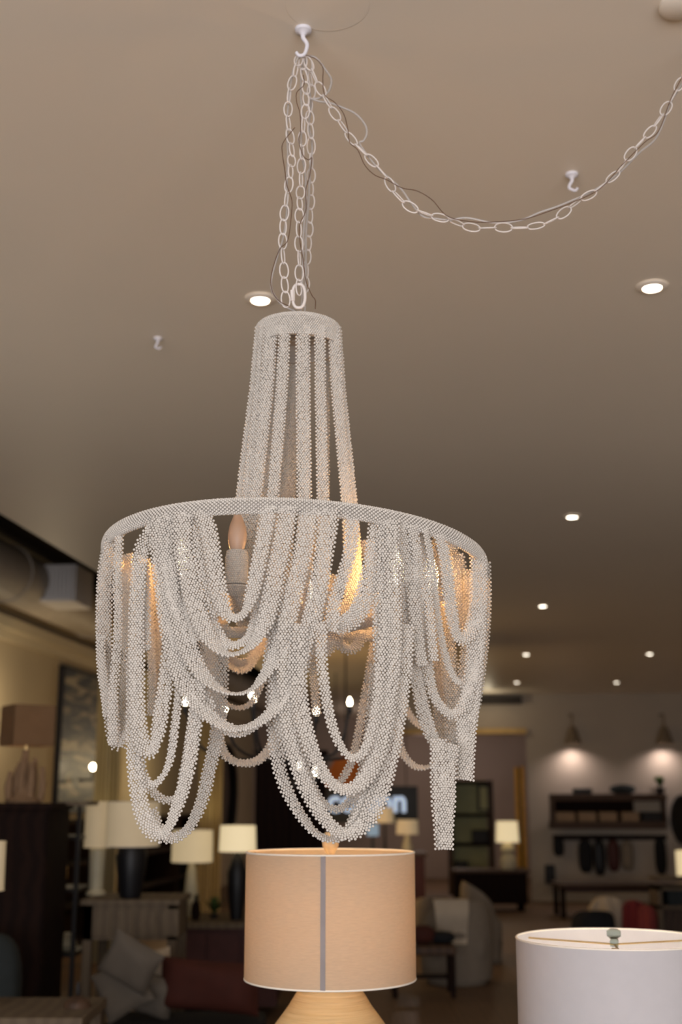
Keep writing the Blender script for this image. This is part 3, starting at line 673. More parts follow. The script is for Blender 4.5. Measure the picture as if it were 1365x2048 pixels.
# ------------------------------------------------------------------ table lamps
def table_lamp(name, lab, D, cx, yt, yb, hwt, hwb, shade_m, base_m, base_prof, group=None, finial=None, seam=None, bulb=None, square=False, fin_m=None, stand=None):
    X = at(cx, (yt+yb)/2, D).x; zt = at(cx, yt, D).z; zb = at(cx, yb, D).z
    zbase = at(cx, base_prof[0][1], D).z
    t = thing(name, (X, D, zbase if stand is None else stand), lab, 'lamp', group)
    rt, rb = hwt*mpp(yt, D), hwb*mpp(yb, D)
    mb = MB()
    if square:
        for k in range(4):
            a = square + k*PI/2
            Mx = Matrix.Translation((X, D, 0)) @ Matrix.Rotation(a, 4, 'Z')
            mb.box((-rb, rb-0.004, zb), (rb, rb, zt), Mx)
    else: mb.shell(X, D, [(rb, zb), (rt, zt)], th=0.0025, n=64)
    sh = mb.build('lamp_shade', shade_m, t)
    if not square:
        q = MB(); k = 64
        for r, z in ((rt, zt), (rb, zb)):
          q = MB(); q.tube([(X+(r-0.001)*math.cos(2*PI*i/k), D+(r-0.001)*math.sin(2*PI*i/k), z) for i in range(k)], 0.0022 if rt > 0.15 else 0.003, n=8, closed=True)
          q.build('shade_rim', TRIMW if rt > 0.15 else shade_m, sh)
    prof = [(hw*mpp(y, D), at(cx, y, D).z) for hw, y in base_prof]
    if stand is not None: prof = [(r, stand + (z-prof[0][1])*(prof[-1][1]-stand)/(prof[-1][1]-prof[0][1])) for r, z in prof]; t.location.z = stand; bpy.context.view_layer.update()
    q = MB(); q.lathe(X, D, prof, n=40); q.build('lamp_base', base_m, t)
    q = MB(); q.lathe(X, D, [(0.007, prof[-1][1]-0.01), (0.007, zt-0.02)], n=12)
    for k in range(3): a = 0.4+k*2*PI/3; q.tube([(X, D, zt-0.012), (X+(rt-.003)*math.cos(a), D+(rt-.003)*math.sin(a), zt-0.012)], 0.002, n=6)
    q.build('harp_and_spider', BRASS, t)
    if bulb:
        q = MB(); zc = (zt+zb)/2; q.sup((X, D, zc), (0.03, 0.03, 0.045), e=1.0); q.build('light_bulb', bulb, t)
    if finial:
        q = MB(); q.lathe(X, D, [(hw*mpp(y, D), at(cx, y, D-rt*0.0).z) for hw, y in finial], n=24); q.build('finial', fin_m or BRASS, t)
    if seam:
        xs, wpx = seam; q = MB(); m = mpp(1800, D-rb); w_ = wpx*m
        a = -PI/2 + (xs-cx)*mpp(1800, D-rb)/rb
        for k in range(1):
            da = w_/2/rb; pts = []
            for (r, z) in ((rb+0.0006, zb), (rt+0.0006, zt)):
                for ss in (-1, 1): pts.append((X+r*math.cos(a+ss*da), D+r*math.sin(a+ss*da), z))
            for (r, z) in ((rb-0.001, zb), (rt-0.001, zt)):
                for ss in (-1, 1): pts.append((X+r*math.cos(a+ss*da), D+r*math.sin(a+ss*da), z))
            q.add(pts, [(0,1,3,2),(4,6,7,5),(0,2,6,4),(1,5,7,3),(2,3,7,6),(0,4,5,1)])
        q.build('shade_seam', SEAMM, sh, smooth=False)['label'] = 'grey vertical fabric seam'
    return t
B1 = mat('shade_bulb', (1, .9, .8), 0.4, emit=(1.0, 0.66, 0.34), estr=42, var=0)
B2 = mat('cool_shade_bulb', (1, .95, .9), 0.4, emit=(1.0, 0.88, 0.72), estr=55, var=0)
table_lamp('table_lamp', 'table lamp with glowing tan linen drum shade and straw-textured flared base under the chandelier', 2.9, 661, 1704, 1956, 168.5, 172, LINEN, RATTAN,
    [(100,2330),(128,2300),(140,2220),(136,2140),(112,2050),(84,2012),(66,1982),(60,1965),(58,1940)], seam=(648, 10), bulb=B1,
    finial=[(4,1716),(8,1708),(12,1700),(16,1692),(17,1682),(16,1672),(10,1664)], fin_m=FINW)
table_lamp('table_lamp', 'white drum lampshade cut off by the lower right corner, with pale glass finial', 2.77, 1237, 1877, 2200, 195, 202, WSHADE, PALEC,
    [(80,2460),(90,2420),(110,2330),(80,2240),(20,2210),(16,2190)], bulb=B2,
    finial=[(8,1893),(9,1880),(7,1878),(14,1872),(14,1862),(8,1858)], fin_m=CRYS)
# the console both lamps stand on (just under the frame)
za = at(661, 2330, 2.9).z; zb_ = at(1237, 2460, 2.77).z
t = thing('console_table', (0.3, 2.85, 0), 'dark wooden console table under the two front lamps', 'table')
MB().box((-0.45, 2.6, za-0.04), (0.30, 3.15, za)).build('table_top', ESPR, t, bevel=0.004)
q = MB()
q.box((-0.43, 2.63, 0), (-0.37, 2.69, za-0.04)); q.build('leg', ESPR, t)
for x, y in ((-0.43, 3.06), (0.22, 2.63), (0.22, 3.06)): MB().box((x, y, 0), (x+0.06, y+0.06, za-0.04)).build('leg', ESPR, t)
t = thing('side_table', (0.62, 2.8, 0), 'low dark side table under the white-shaded lamp', 'table')
MB().box((0.34, 2.5, zb_-0.04), (0.92, 3.1, zb_)).build('table_top', ESPR, t, bevel=0.004)
for x, y in ((0.35, 2.52), (0.86, 2.52), (0.35, 3.04), (0.86, 3.04)): MB().box((x, y, 0), (x+0.05, y+0.05, zb_-0.04)).build('leg', ESPR, t)

lamp('left_wall_fill', 'POINT', R(-4.05, 11.0, 2.30), 15, (1.0, 0.80, 0.52), shadow_soft_size=0.12)  # added wall wash without a fixture, hidden behind the square shade
lamp('header_fill', 'POINT', R(0.2, 18.9, 2.90), 3.5, (1.0, 0.85, 0.6), shadow_soft_size=0.05)  # added point light giving the header and soffit their glow, no fixture
lamp('far_room_fill', 'POINT', R(-0.9, 22.3, 2.5), 45, (1.0, 0.80, 0.70), shadow_soft_size=0.2)  # unseen fill added to lift the far wall
lamp('middle_room_fill', 'POINT', R(-1.8, 13.0, 1.3), 46, (1.0, 0.62, 0.24), shadow_soft_size=0.2)  # unseen warm fill added to tint the distant ceiling
# ------------------------------------------------------------------ left side of the shop
# tall dark cabinet
def cabinet(name, lab, cat, x0, x1, y0, D, dep, m, doors=2, floor=0.0, top_over=0.02, knob=BRASS):
    a = at(x0, y0, D); b = at(x1, y0, D)
    t = thing(name, ((a.x+b.x)/2, D+dep/2, floor), lab, cat)
    MB().box((a.x, D, floor+0.06), (b.x, D+dep, a.z-0.035)).build('body', m, t, bevel=0.004)
    MB().box((a.x-top_over, D-top_over, a.z-0.035), (b.x+top_over, D+dep, a.z)).build('top', m, t, bevel=0.004)
    MB().box((a.x+0.02, D+0.03, floor), (b.x-0.02, D+dep-0.02, floor+0.06)).build('plinth', m, t)
    wd = (b.x-a.x)/doors
    for k in range(doors):
        d = MB().box((a.x+k*wd+0.008, D-0.018, floor+0.09), (a.x+(k+1)*wd-0.008, D, a.z-0.05)).build('door', m, t, bevel=0.003)
        kx = a.x+(k+(0.9 if k % 2 == 0 else 0.1))*wd; MB().sup((kx, D-0.03, (a.z+floor)*0.5), (0.012, 0.014, 0.012), e=1).build('knob', knob, d)
    return t
cabinet('tall_cabinet', 'tall dark espresso cabinet at the left edge with a driftwood lamp on top', 'cabinet', -130, 100, 1606, 6.6, 0.5, ESPR)
t = table_lamp('driftwood_lamp', 'lamp with square brown paper shade on a driftwood bundle, on the tall dark cabinet', 6.85, 55, 1412, 1492, 42, 42, BROWNSH, DRIFT,
    [(34,1606),(36,1600),(20,1590),(8,1560),(6,1500)], bulb=mat('amber_bulb', (1,.9,.8), .4, emit=(1.0,.62,.28), estr=9, var=0), square=math.radians(33))
tz = t.location
for k in range(11):
    a = k*0.9; r = 0.03+0.055*((k*7) % 5)/5; h = 0.17 + 0.10*((k*3) % 4)/4
    x, y = tz.x+r*math.cos(a)*1.3, tz.y+r*math.sin(a)
    MB().tube([(x, y, tz.z+0.01), (x+0.01*math.cos(k), y, tz.z+h*0.5), (x, y+0.01, tz.z+h)], [0.018, 0.021, 0.012], n=7).build('driftwood_stick', DRIFT, t)
lamp('driftwood_lamp_light', 'POINT', (tz.x, tz.y, tz.z+0.42), 14, (1.0, 0.80, 0.50), shadow_soft_size=0.03)
# black metal étagère beside the cabinet
a = at(98, 1612, 7.4); b = at(160, 1612, 7.4)
t = thing('metal_shelf', ((a.x+b.x)/2, 7.6, 0), 'narrow black metal shelf rack between the tall cabinet and the console', 'shelf')
for x in (a.x, b.x):
    for y in (7.4, 7.8): MB().box((x-0.012, y-0.012, 0), (x+0.012, y+0.012, a.z)).build('post', BLACK, t)
for z in (0.25, 0.62, 0.98, 1.28): MB().box((a.x-0.01, 7.4, z), (b.x+0.01, 7.8, z+0.02)).build('shelf_board', BLACK, t)
for (x, z, r, h, m, lab) in ((0.3, 1.0, 0.045, 0.2, GOLD, 'small golden vase on the black rack beside the cabinet'), (0.65, 0.64, 0.055, 0.10, PALEC, 'low pale bowl on the black rack'), (0.4, 0.27, 0.05, 0.12, OAK, 'small wooden pot on the lowest visible level of the black rack')):
    X = a.x+(b.x-a.x)*x
    single(MB().lathe(X, 7.55, [(r*.6, z), (r, z+h*.3), (r*.9, z+h*.6), (r*.4, z+h*.85), (r*.5, z+h)], n=20), 'vase' if r != 0.055 else 'bowl', m, lab, 'vase')
# abstract painting on the left wall
def on_left_wall(px, u):           # depth v where the ray at px meets the plane u
    k = (px-682.5)/F/(c_+0.0*s_+0.24*s_)        # slope x/y at horizon
    # x = k y ; with R(u,v): u c+v s = k(-u s+v c)
    cc, ss = math.cos(YAW), math.sin(YAW)
    return u*(cc + k*ss)/(k*cc - ss)
PAINT = bpy.data.materials.new('abstract_landscape_paint'); PAINT.use_nodes = True; nt = PAINT.node_tree
tc = nt.nodes.new('ShaderNodeTexCoord'); mp = nt.nodes.new('ShaderNodeMapping'); mp.inputs['Scale'].default_value = (0.6, 0.6, 3.2); mp.inputs['Rotation'].default_value = (0.35, 0, 0)
nz = nt.nodes.new('ShaderNodeTexNoise'); nz.inputs['Scale'].default_value = 2.0; nz.inputs['Detail'].default_value = 6; nz.inputs['Distortion'].default_value = 1.2
cr = nt.nodes.new('ShaderNodeValToRGB'); e = cr.color_ramp.elements; e[0].position = 0.44; e[0].color = (0.012, 0.020, 0.024, 1); e[1].position = 0.62; e[1].color = (0.33, 0.29, 0.20, 1)
x_ = cr.color_ramp.elements.new(0.50); x_.color = (0.05, 0.055, 0.045, 1); x_ = cr.color_ramp.elements.new(0.55); x_.color = (0.20, 0.175, 0.12, 1)
nt.links.new(tc.outputs['Object'], mp.inputs[0]); nt.links.new(mp.outputs[0], nz.inputs['Vector']); nt.links.new(nz.outputs['Fac'], cr.inputs[0]); nt.links.new(cr.outputs[0], nt.nodes['Principled BSDF'].inputs['Base Color'])
v0, v1 = on_left_wall(112, -4.55), on_left_wall(204, -4.55)
z1 = at(112, 1330, R(-4.55, v0).y).z; z0 = 1.36
t = thing('abstract_painting', R(-4.55, (v0+v1)/2, z0), 'large abstract landscape painting in dark teal and ochre on the left wall', 'painting')
MB().rbox(-4.598, -4.55, v0+0.03, v1-0.03, z0+0.03, z1-0.03).build('canvas', PAINT, t)
q = MB(); q.rbox(-4.6, -4.53, v0, v1, z0, z0+0.035); q.rbox(-4.6, -4.53, v0, v1, z1-0.035, z1); q.rbox(-4.6, -4.53, v0, v0+0.035, z0, z1); q.rbox(-4.6, -4.53, v1-0.035, v1, z0, z1)
q.build('frame', BLACK, t)
lamp('painting_fill', 'POINT', R(-3.6, 16.2, 1.9), 30, (1.0, 0.78, 0.45), shadow_soft_size=0.15)  # added fill with no fixture, brightens the left wall near the painting

# pale oak console with two lamps
a = at(168, 1800, 7.2); b = at(318, 1800, 7.2); zt = a.z
t = thing('oak_console_table', ((a.x+b.x)/2, 7.4, 0), 'pale oak console table with slatted apron holding the dark vase lamp', 'table')
MB().box((a.x-0.02, 7.2, zt-0.03), (b.x+0.12, 7.75, zt)).build('table_top', OAK, t, bevel=0.004)
q = MB(); q.box((a.x, 7.22, zt-0.22), (b.x+0.1, 7.73, zt-0.03)); ap = q.build('apron', OAK, t)
for k in range(4): MB().box((a.x+0.05+k*0.13, 7.208, zt-0.20), (a.x+0.155+k*0.13, 7.22, zt-0.05)).build('drawer_front', OAK, t, bevel=0.003)
for x in (a.x, b.x+0.05):
    for y in (7.22, 7.68): MB().box((x, y, 0), (x+0.05, y+0.05, zt-0.03)).build('leg', OAK, t)
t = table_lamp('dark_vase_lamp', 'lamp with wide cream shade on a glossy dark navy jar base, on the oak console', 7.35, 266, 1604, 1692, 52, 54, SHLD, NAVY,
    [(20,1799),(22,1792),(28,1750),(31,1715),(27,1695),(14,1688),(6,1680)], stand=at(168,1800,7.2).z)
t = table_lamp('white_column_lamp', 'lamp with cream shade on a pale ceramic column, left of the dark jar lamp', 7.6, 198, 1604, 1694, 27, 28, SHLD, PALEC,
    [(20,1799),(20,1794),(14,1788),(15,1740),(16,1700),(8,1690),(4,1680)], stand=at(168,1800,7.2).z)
single(MB().box((at(118,1605,6.9).x, 6.9, at(118,1611,6.9).z-0.0), (at(176,1605,6.9).x, 7.2, at(118,1603,6.9).z)), 'floating_shelf', OAK, 'short pale board beside the tall dark cabinet, level with its top', 'shelf')
# pillows heap + bench below
bz = at(270, 2040, 6.4).z - 0.05
t = thing('upholstered_bench', (at(290, 1900, 6.4).x, 6.6, 0), 'low dark bench under the heap of pale pillows', 'bench')
x0, x1 = at(190, 2030, 6.4).x, at(520, 2030, 6.4).x
MB().box((x0, 6.3, bz-0.14), (x1, 7.0, bz)).build('seat', BLACKF, t, bevel=0.03)
for x in (x0+0.02, x1-0.07):
    for y in (6.33, 6.92): MB().box((x, y, 0), (x+0.05, y+0.05, bz-0.14)).build('leg', ESPR, t)
pil = [((262, 1925), 0.14, 0.11, 0.5, 'upper pale pillow of the heap under the oak console', WHITEF), ((245, 1975), 0.13, 0.12, -0.5, 'left pale pillow leaning in the heap under the oak console', WHITEF),
       ((305, 1990), 0.12, 0.10, 0.3, 'right pale pillow at the front of the heap under the oak console', WHITEF), ((300, 1935), 0.12, 0.08, -0.2, 'small cream pillow behind the others in the heap', CREAMF)]
def pillow(mb, c, w_, h_, t_, M):
    n = 16; k = len(mb.v)
    for sd in (1, -1):
        for i in range(n+1):
            for j in range(n+1):
                u, v = 2*i/n-1, 2*j/n-1; e = 1-0.13*(1-abs(u*v))*(abs(u)**3+abs(v)**3)*0.5
                y = sd*t_*((1-u**4)*(1-v**4))**0.6*(1+0.12*math.sin(3*u+2*v))
                mb.v.append(tuple(Vector(c) + M @ Vector((u*w_*e, y, v*h_*e))))
    m_ = (n+1)**2
    for i in range(n):
        for j in range(n):
            a = k+i*(n+1)+j; q_ = (a, a+1, a+n+2, a+n+1); mb.f.append(q_); mb.f.append(tuple(x+m_ for x in reversed(q_)))
    return mb
for i, ((px, py), rx, rz, rot, lab, m) in enumerate(pil):
    p = at(px, py, 6.45+0.13*i); Mx = Matrix.Rotation(rot, 3, 'Y') @ Matrix.Rotation(0.3*(-1)**i, 3, 'X')
    single(pillow(MB(), p, rx, rz*1.1, 0.055, Mx), 'pillow', m, lab, 'pillow', 'pale pillows under the console')
p = at(420, 1972, 6.7); single(pillow(MB(), p, 0.27, 0.13, 0.08, Matrix.Rotation(0.08, 3, 'Y')), 'cushion', RUST, 'rust-orange velvet cushion left of the tan drum shade', 'cushion')
# slate chair, bottom left, and pale table
p = at(-10, 1990, 6.1)
t = thing('slate_armchair', (p.x, 6.1, 0), 'slate-grey armchair back cut off by the lower left corner', 'chair')
MB().sup((p.x-0.05, 6.1, p.z-0.06), (0.17, 0.10, 0.34), e=0.6).build('backrest', TEAL, t)
MB().sup((p.x-0.2, 5.86, 0.42), (0.33, 0.33, 0.10), e=0.5).build('seat', TEAL, t)
for x in (-0.42, 0.02):
    for y in (5.6, 6.05): MB().tube([(p.x+x, y, 0), (p.x+x, y, 0.36)], [0.015, 0.022]).build('leg', WALN, t)
a = at(48, 2036, 4.9)
t = thing('pale_table', (at(110, 2036, 4.9).x, 5.1, 0), 'pale table top at the bottom edge left of the centre lamp', 'table')
MB().box((at(-120, 2036, 4.9).x, 4.9, a.z-0.04), (at(165, 2036, 4.9).x, 5.4, a.z)).build('table_top', OAK, t, bevel=0.004)
for x in (at(-110, 2036, 4.9).x, at(140, 2036, 4.9).x):
    for y in (4.95, 5.3): MB().box((x, y, 0), (x+0.04, y+0.04, a.z-0.04)).build('leg', OAK, t)
X = at(138, 2030, 5.0).x
t = thing('bell_cloche', (X, 5.15, a.z), 'small dark bell-shaped ornament standing on the pale table', 'ornament')
MB().lathe(X, 5.15, [(0.055, a.z), (0.05, a.z+0.02), (0.03, a.z+0.035), (0.008, a.z+0.045)], n=24).build('bell', WALN, t)
MB().lathe(X, 5.15, [(0.006, a.z+0.04), (0.011, a.z+0.06), (0.005, a.z+0.095)], n=12).build('finial', BLACK, t)
# lampshade sliver at far left edge
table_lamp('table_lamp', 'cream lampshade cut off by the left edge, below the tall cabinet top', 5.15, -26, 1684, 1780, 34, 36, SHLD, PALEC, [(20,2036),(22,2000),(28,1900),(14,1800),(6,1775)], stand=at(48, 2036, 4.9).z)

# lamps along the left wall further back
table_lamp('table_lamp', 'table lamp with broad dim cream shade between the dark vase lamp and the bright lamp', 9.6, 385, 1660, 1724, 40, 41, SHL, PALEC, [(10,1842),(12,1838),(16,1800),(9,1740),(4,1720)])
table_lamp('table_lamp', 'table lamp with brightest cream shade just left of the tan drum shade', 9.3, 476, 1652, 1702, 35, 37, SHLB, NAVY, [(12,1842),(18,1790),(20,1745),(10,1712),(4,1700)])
zt = at(430, 1842, 9.2).z
t = thing('long_sideboard', (at(430, 1842, 9.2).x, 9.45, 0), 'long sideboard with light wood top carrying the two rear table lamps', 'sideboard')
MB().box((at(340, 1842, 9.1).x, 9.05, zt-0.04), (at(560, 1842, 9.1).x, 9.9, zt)).build('top', OAK, t, bevel=0.004)
MB().box((at(345, 1842, 9.1).x, 9.12, 0.08), (at(555, 1842, 9.1).x, 9.85, zt-0.04)).build('body', DARKRED, t)
for k in range(3):
    xa = at(350+k*68, 1842, 9.1).x; xb = at(412+k*68, 1842, 9.1).x
    MB().box((xa, 9.10, 0.12), (xb, 9.12, zt-0.07)).build('door', DARKRED, t)
    MB().box((xa, 9.15, 0), (xa+0.05, 9.8, 0.08)).build('foot', BLACK, t)
for px, r, h, lab in ((362, 9, 62, 'dark bottle-shaped vase left of two on the long sideboard'), (392, 10, 52, 'shorter dark vase right of its twin on the long sideboard')):
    q = MB(); pxlathe(q, px, 9.25, [(r*.7,1842),(r,1842-h*.3),(r*.9,1842-h*.6),(r*.35,1842-h*.8),(r*.4,1842-h)], n=20); single(q, 'vase', ESPR, lab, 'vase', 'dark vases on the sideboard')
def plant(px, py, D, potw, poth, lw, lh, lab, pot_m=BLACK, n=26):
    p = at(px, py, D); m = mpp(py, D)
    t = thing('potted_plant', p, lab, 'plant')
    MB().lathe(p.x, p.y, [(potw*m*.7, p.z), (potw*m, p.z+poth*m)], n=20).build('pot', pot_m, t)
    q = MB()
    for k in range(n):
        a = random.uniform(0, 2*PI); r = lw*m*random.uniform(.2, 1); h = lh*m*random.uniform(.5, 1); b = Vector((p.x, p.y, p.z+poth*m*.9)); e = b+Vector((r*math.cos(a), r*math.sin(a), h))
        mid = (b+e)/2+Vector((0, 0, h*.2)); s_v = Vector((-math.sin(a), math.cos(a), 0.1))*lw*m*0.22
        q.add([b, mid-s_v, e, mid+s_v, mid+Vector((0,0,.004))], [(0,1,4),(1,2,4),(2,3,4),(3,0,4)])
    q.build('foliage', GREENL, t); return t
plant(428, 1842, 9.4, 9, 14, 26, 36, 'small leafy plant between the two rear lamps on the long sideboard')
# round dark mirror on the left wall
vm = on_left_wall(475, -4.6); zc = at(475, 1592, R(-4.6, vm).y).z
vm = min(vm, 22)
q = MB(); k = 40
ptsf = [R(-4.52, vm+0.85*math.cos(2*PI*i/k), 1.62+0.85*math.sin(2*PI*i/k)) for i in range(k)]
t = thing('round_mirror', R(-4.52, vm, 0.8), 'large round dark mirror on the left wall behind the rear lamps', 'mirror')
MB().tube(ptsf, 0.05, n=8, closed=True).build('frame', BLACK, t)
q = MB(); q.add([tuple(R(-4.56, vm, 1.62))]+[tuple(p) for p in [R(-4.56, vm+0.85*math.cos(2*PI*i/k), 1.62+0.85*math.sin(2*PI*i/k)) for i in range(k)]], [(0, i+1, (i+1) % k+1) for i in range(k)])
q.add([tuple(R(-4.58, vm+0.85*math.cos(2*PI*i/k), 1.62+0.85*math.sin(2*PI*i/k))) for i in range(k)], [tuple(range(k))]); q.build('mirror_glass', MIRR, t)
# wall curtains / pilasters lit warm
for (px, D, wd, lab) in ((222, 12.0, 52, 'pale curtain panel behind the left bead strands, right of the painting'), (425, 15.0, 48, 'olive-lit curtain panel behind the left opening of the chandelier')):
    a = at(px-wd/2, 1400, D); b = at(px+wd/2, 1400, D); q = MB(); k = 40; v = []
    for i in range(k+1):
        x = a.x+(b.x-a.x)*i/k; y = D+0.035*math.sin(i*1.1); v += [(x, y, 0.02), (x, y, 2.75), (x, y+0.01, 2.75), (x, y+0.01, 0.02)]
    f = []
    for i in range(k):
        o = i*4
        for j in range(4): f.append((o+j, o+4+j, o+4+(j+1) % 4, o+(j+1) % 4))
    q.add(v, f); single(q, 'curtain_panel', mat('curtain_linen', (0.48, 0.40, 0.24), 0.9, var=0.04), lab, 'curtain')
    lamp('curtain_assumed_light', 'SPOT', (a.x*.5+b.x*.5, D-0.45, 1.0), 9, (1.0, 0.80, 0.42), spot_size=1.2, spot_blend=1.0, shadow_soft_size=0.1, aim=(a.x*.5+b.x*.5, D, 1.75))  # assumed spot for the curtain's warm light, no fixture modelled

# low dark bookcases added to darken the lower left wall
def rcorner(u, v, z): return R(u, v, z)
labs = ['low bookcase added to darken the left wall, under the painting', 'low bookcase added to darken the left wall, behind the pale column lamp', 'low bookcase added to darken the left wall, behind the dim-shaded lamp', 'low bookcase added to darken the left wall, farthest from the front']
for k, v in enumerate((9.0, 11.6, 14.2, 16.8)):
    t = thing('bookcase', R(-4.3, v+1.2, 0), labs[k], 'shelf', 'low bookcases added to darken the left wall')
    MB().rbox(-4.55, -4.50, v, v+2.5, 0.05, 1.30).build('back_panel', ESPR, t)
    for vv in (v, v+2.46): MB().rbox(-4.5, -4.1, vv, vv+0.04, 0, 1.30).build('side_panel', ESPR, t)
    for z in (0.05, 0.45, 0.85, 1.27): MB().rbox(-4.5, -4.08, v, v+2.5, z, z+0.03).build('shelf_board', ESPR, t)

# ------------------------------------------------------------------ middle distance
cabinet('tall_armoire', 'tall nearly black armoire behind the lower left of the bead fringe', 'cabinet', 512, 652, 1500, 12.0, 0.6, ESPR)
# black iron chandelier seen through the strands
p0 = at(575, 1490, 5.2); m = mpp(1450, 5.2)
t = thing('iron_chandelier', (p0.x, p0.y, p0.z-0.1), 'black iron chandelier with glowing small bulbs, seen through the bead strands', 'chandelier')
q = MB(); q.lathe(p0.x, p0.y, [(0.01, p0.z-0.09), (0.035, p0.z-0.05), (0.03, p0.z), (0.012, p0.z+0.04), (0.008, p0.z+0.35)], n=20); q.build('hub', BLACK, t)
MB().tube([(p0.x, p0.y, p0.z+0.35), (p0.x, p0.y, CZ)], 0.006).build('hanging_rod', BLACK, t)
for (px, py, D) in ((450,1418,4.95), (503,1390,5.5), (508,1398,4.9), (371,1405,5.2), (633,1424,5.0), (700,1406,5.25), (764,1414,5.3), (631,1545,5.1), (600,1534,5.4)):
    e = at(px, py, D); v = Vector((e.x-p0.x, e.y-p0.y, 0)); low = py > 1500
    zz = p0.z-0.05 - (0.12 if low else 0)
    P = smooth_path([(p0.x, p0.y, zz+0.05), (p0.x+v.x*.35, p0.y+v.y*.35, zz-0.01), (p0.x+v.x*.8, p0.y+v.y*.8, min(zz+0.03, e.z-0.05)), (e.x, e.y, e.z-0.035)], 0.01)
    ar = MB().tube(P, 0.006, n=8).build('arm', BLACK, t)
    MB().lathe(e.x, e.y, [(0.008, e.z-0.045), (0.011, e.z-0.04), (0.011, e.z-0.012)], n=12).build('candle_cup', BLACK, ar)
    MB().lathe(e.x, e.y, [(0.006, e.z-0.013), (0.011, e.z), (0.008, e.z+0.014), (0.001, e.z+0.026)], n=12).build('bulb', LITS, ar)
# glowing bulb added to stand in for a reflection in the picture glass
vs = on_left_wall(186, -4.30); p = at(186, 1534, R(-4.30, vs).y)
t = thing('reflection_bulb', (p.x, p.y, p.z-0.14), 'single bare glowing bulb on a small black bracket in front of the painting', 'lamp')
MB().sup((p.x, p.y, p.z), (0.030, 0.030, 0.036), e=1).build('bulb', LITS, t)
e = R(-4.52, vs+0.1)
MB().tube([(p.x, p.y, p.z-0.035), (p.x, p.y, p.z-0.14), (e.x, e.y, p.z-0.14)], 0.014).build('bracket', BLACK, t)
# orange dome behind the strands
p = at(692, 1572, 13.0); m = mpp(1540, 13)
t = thing('orange_pendant', (p.x, p.y, p.z), 'orange copper dome pendant above the lit sign, behind the bead fringe', 'lamp')
MB().shell(p.x, p.y, [(40*m, p.z), (36*m, p.z+26*m), (24*m, p.z+48*m), (6*m, p.z+60*m)], th=0.01).build('dome_shade', ORANGE, t)
MB().tube([(p.x, p.y, p.z+60*m), (p.x, p.y, CZ)], 0.008).build('hanging_rod', BLACK, t)
# lit sign
D = 16.0; a = at(648, 1572, D); b = at(837, 1646, D)
t = thing('shop_sign', ((a.x+b.x)/2, D, b.z), 'black sign board with pale blue lit lowercase lettering behind the bead fringe', 'sign')
MB().box((a.x, D, b.z), (b.x, D+0.06, a.z)).build('sign_board', SIGNB, t, bevel=0.005)
cu = bpy.data.curves.new('cotton_text', 'FONT'); cu.body = 'cotton'; cu.size = 1; cu.extrude = 0.02; cu.offset = 0.028; cu.align_x = 'CENTER'
tmp = bpy.data.objects.new('tmp_text', cu); COL.objects.link(tmp)
dg = bpy.context.evaluated_depsgraph_get(); me = bpy.data.meshes.new_from_object(tmp.evaluated_get(dg)); bpy.data.objects.remove(tmp)
xs = [v.co.x for v in me.vertices]; w0 = max(xs)-min(xs); la = at(657, 1623, D); lb = at(813, 1623, D); sc_ = (lb.x-la.x)/w0
hx = (32*mpp(1606, D))/0.52
for v in me.vertices: v.co = Vector((v.co.x*sc_, -v.co.z*1.0, v.co.y*hx))
me.materials.append(SIGNL); lt = bpy.data.objects.new('sign_lettering', me); COL.objects.link(lt); lt.parent = t
lt.location = Vector(((la.x+lb.x)/2, D-0.022, la.z)) - t.location
for x in (a.x+0.15, b.x-0.15): MB().tube([(x, D+0.03, a.z), (x, D+0.03, CZ)], 0.006).build('hanging_rod', BLACK, t)
# service desk below the sign with lamps and screen
a = at(655, 1706, 14.5); b = at(850, 1706, 14.5)
t = thing('service_counter', ((a.x+b.x)/2, 14.8, 0), 'dark brown service counter under the lit sign', 'counter')
MB().box((a.x, 14.5, 0.05), (b.x, 15.1, a.z-0.04)).build('body', DARKRED, t); MB().box((a.x-.03, 14.46, a.z-0.04), (b.x+.03, 15.14, a.z)).build('top', WALN, t, bevel=.005)
MB().box((a.x+.03, 14.54, 0), (b.x-.03, 15.06, 0.05)).build('plinth', BLACK, t)
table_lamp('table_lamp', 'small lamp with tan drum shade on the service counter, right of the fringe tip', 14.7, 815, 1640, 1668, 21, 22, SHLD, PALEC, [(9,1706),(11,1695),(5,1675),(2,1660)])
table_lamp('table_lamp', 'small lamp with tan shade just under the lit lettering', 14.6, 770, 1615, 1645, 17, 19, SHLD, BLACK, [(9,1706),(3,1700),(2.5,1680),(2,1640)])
p = at(748, 1706, 14.7)
t = thing('desk_monitor', p, 'pale blue glowing monitor on the service counter', 'monitor')
q = MB(); pxbox(q, 734, 758, 1648, 1672, 14.7, 0.03); q.build('screen', SCREENM, t); q = MB(); pxbox(q, 743, 749, 1672, 1706, 14.72, 0.03); q.build('stand', BLACK, t)

# ------------------------------------------------------------------ far room beyond the opening
D = 20.5
def framed(name, lab, x0, x1, y0, y1, D, m, fm, cat='picture'):
    a = at(x0, y0, D); b = at(x1, y1, D); t = thing(name, ((a.x+b.x)/2, D, b.z), lab, cat)
    MB().box((a.x+.02, D+.01, b.z+.02), (b.x-.02, D+.03, a.z-.02)).build('picture_sheet', m, t)
    q = MB(); q.box((a.x, D, b.z), (b.x, D+.04, b.z+.03)); q.box((a.x, D, a.z-.03), (b.x, D+.04, a.z)); q.box((a.x, D, b.z), (a.x+.03, D+.04, a.z)); q.box((b.x-.03, D, b.z), (b.x, D+.04, a.z)); q.build('frame', fm, t); return t
t = thing('display_hutch', (at(945, 1700, D).x, D+0.2, 0), 'sage-backed display hutch beyond the doorway, right of the dangling bead tassel', 'cabinet')
q = MB(); a = at(902, 1560, D); b = at(984, 1790, D)
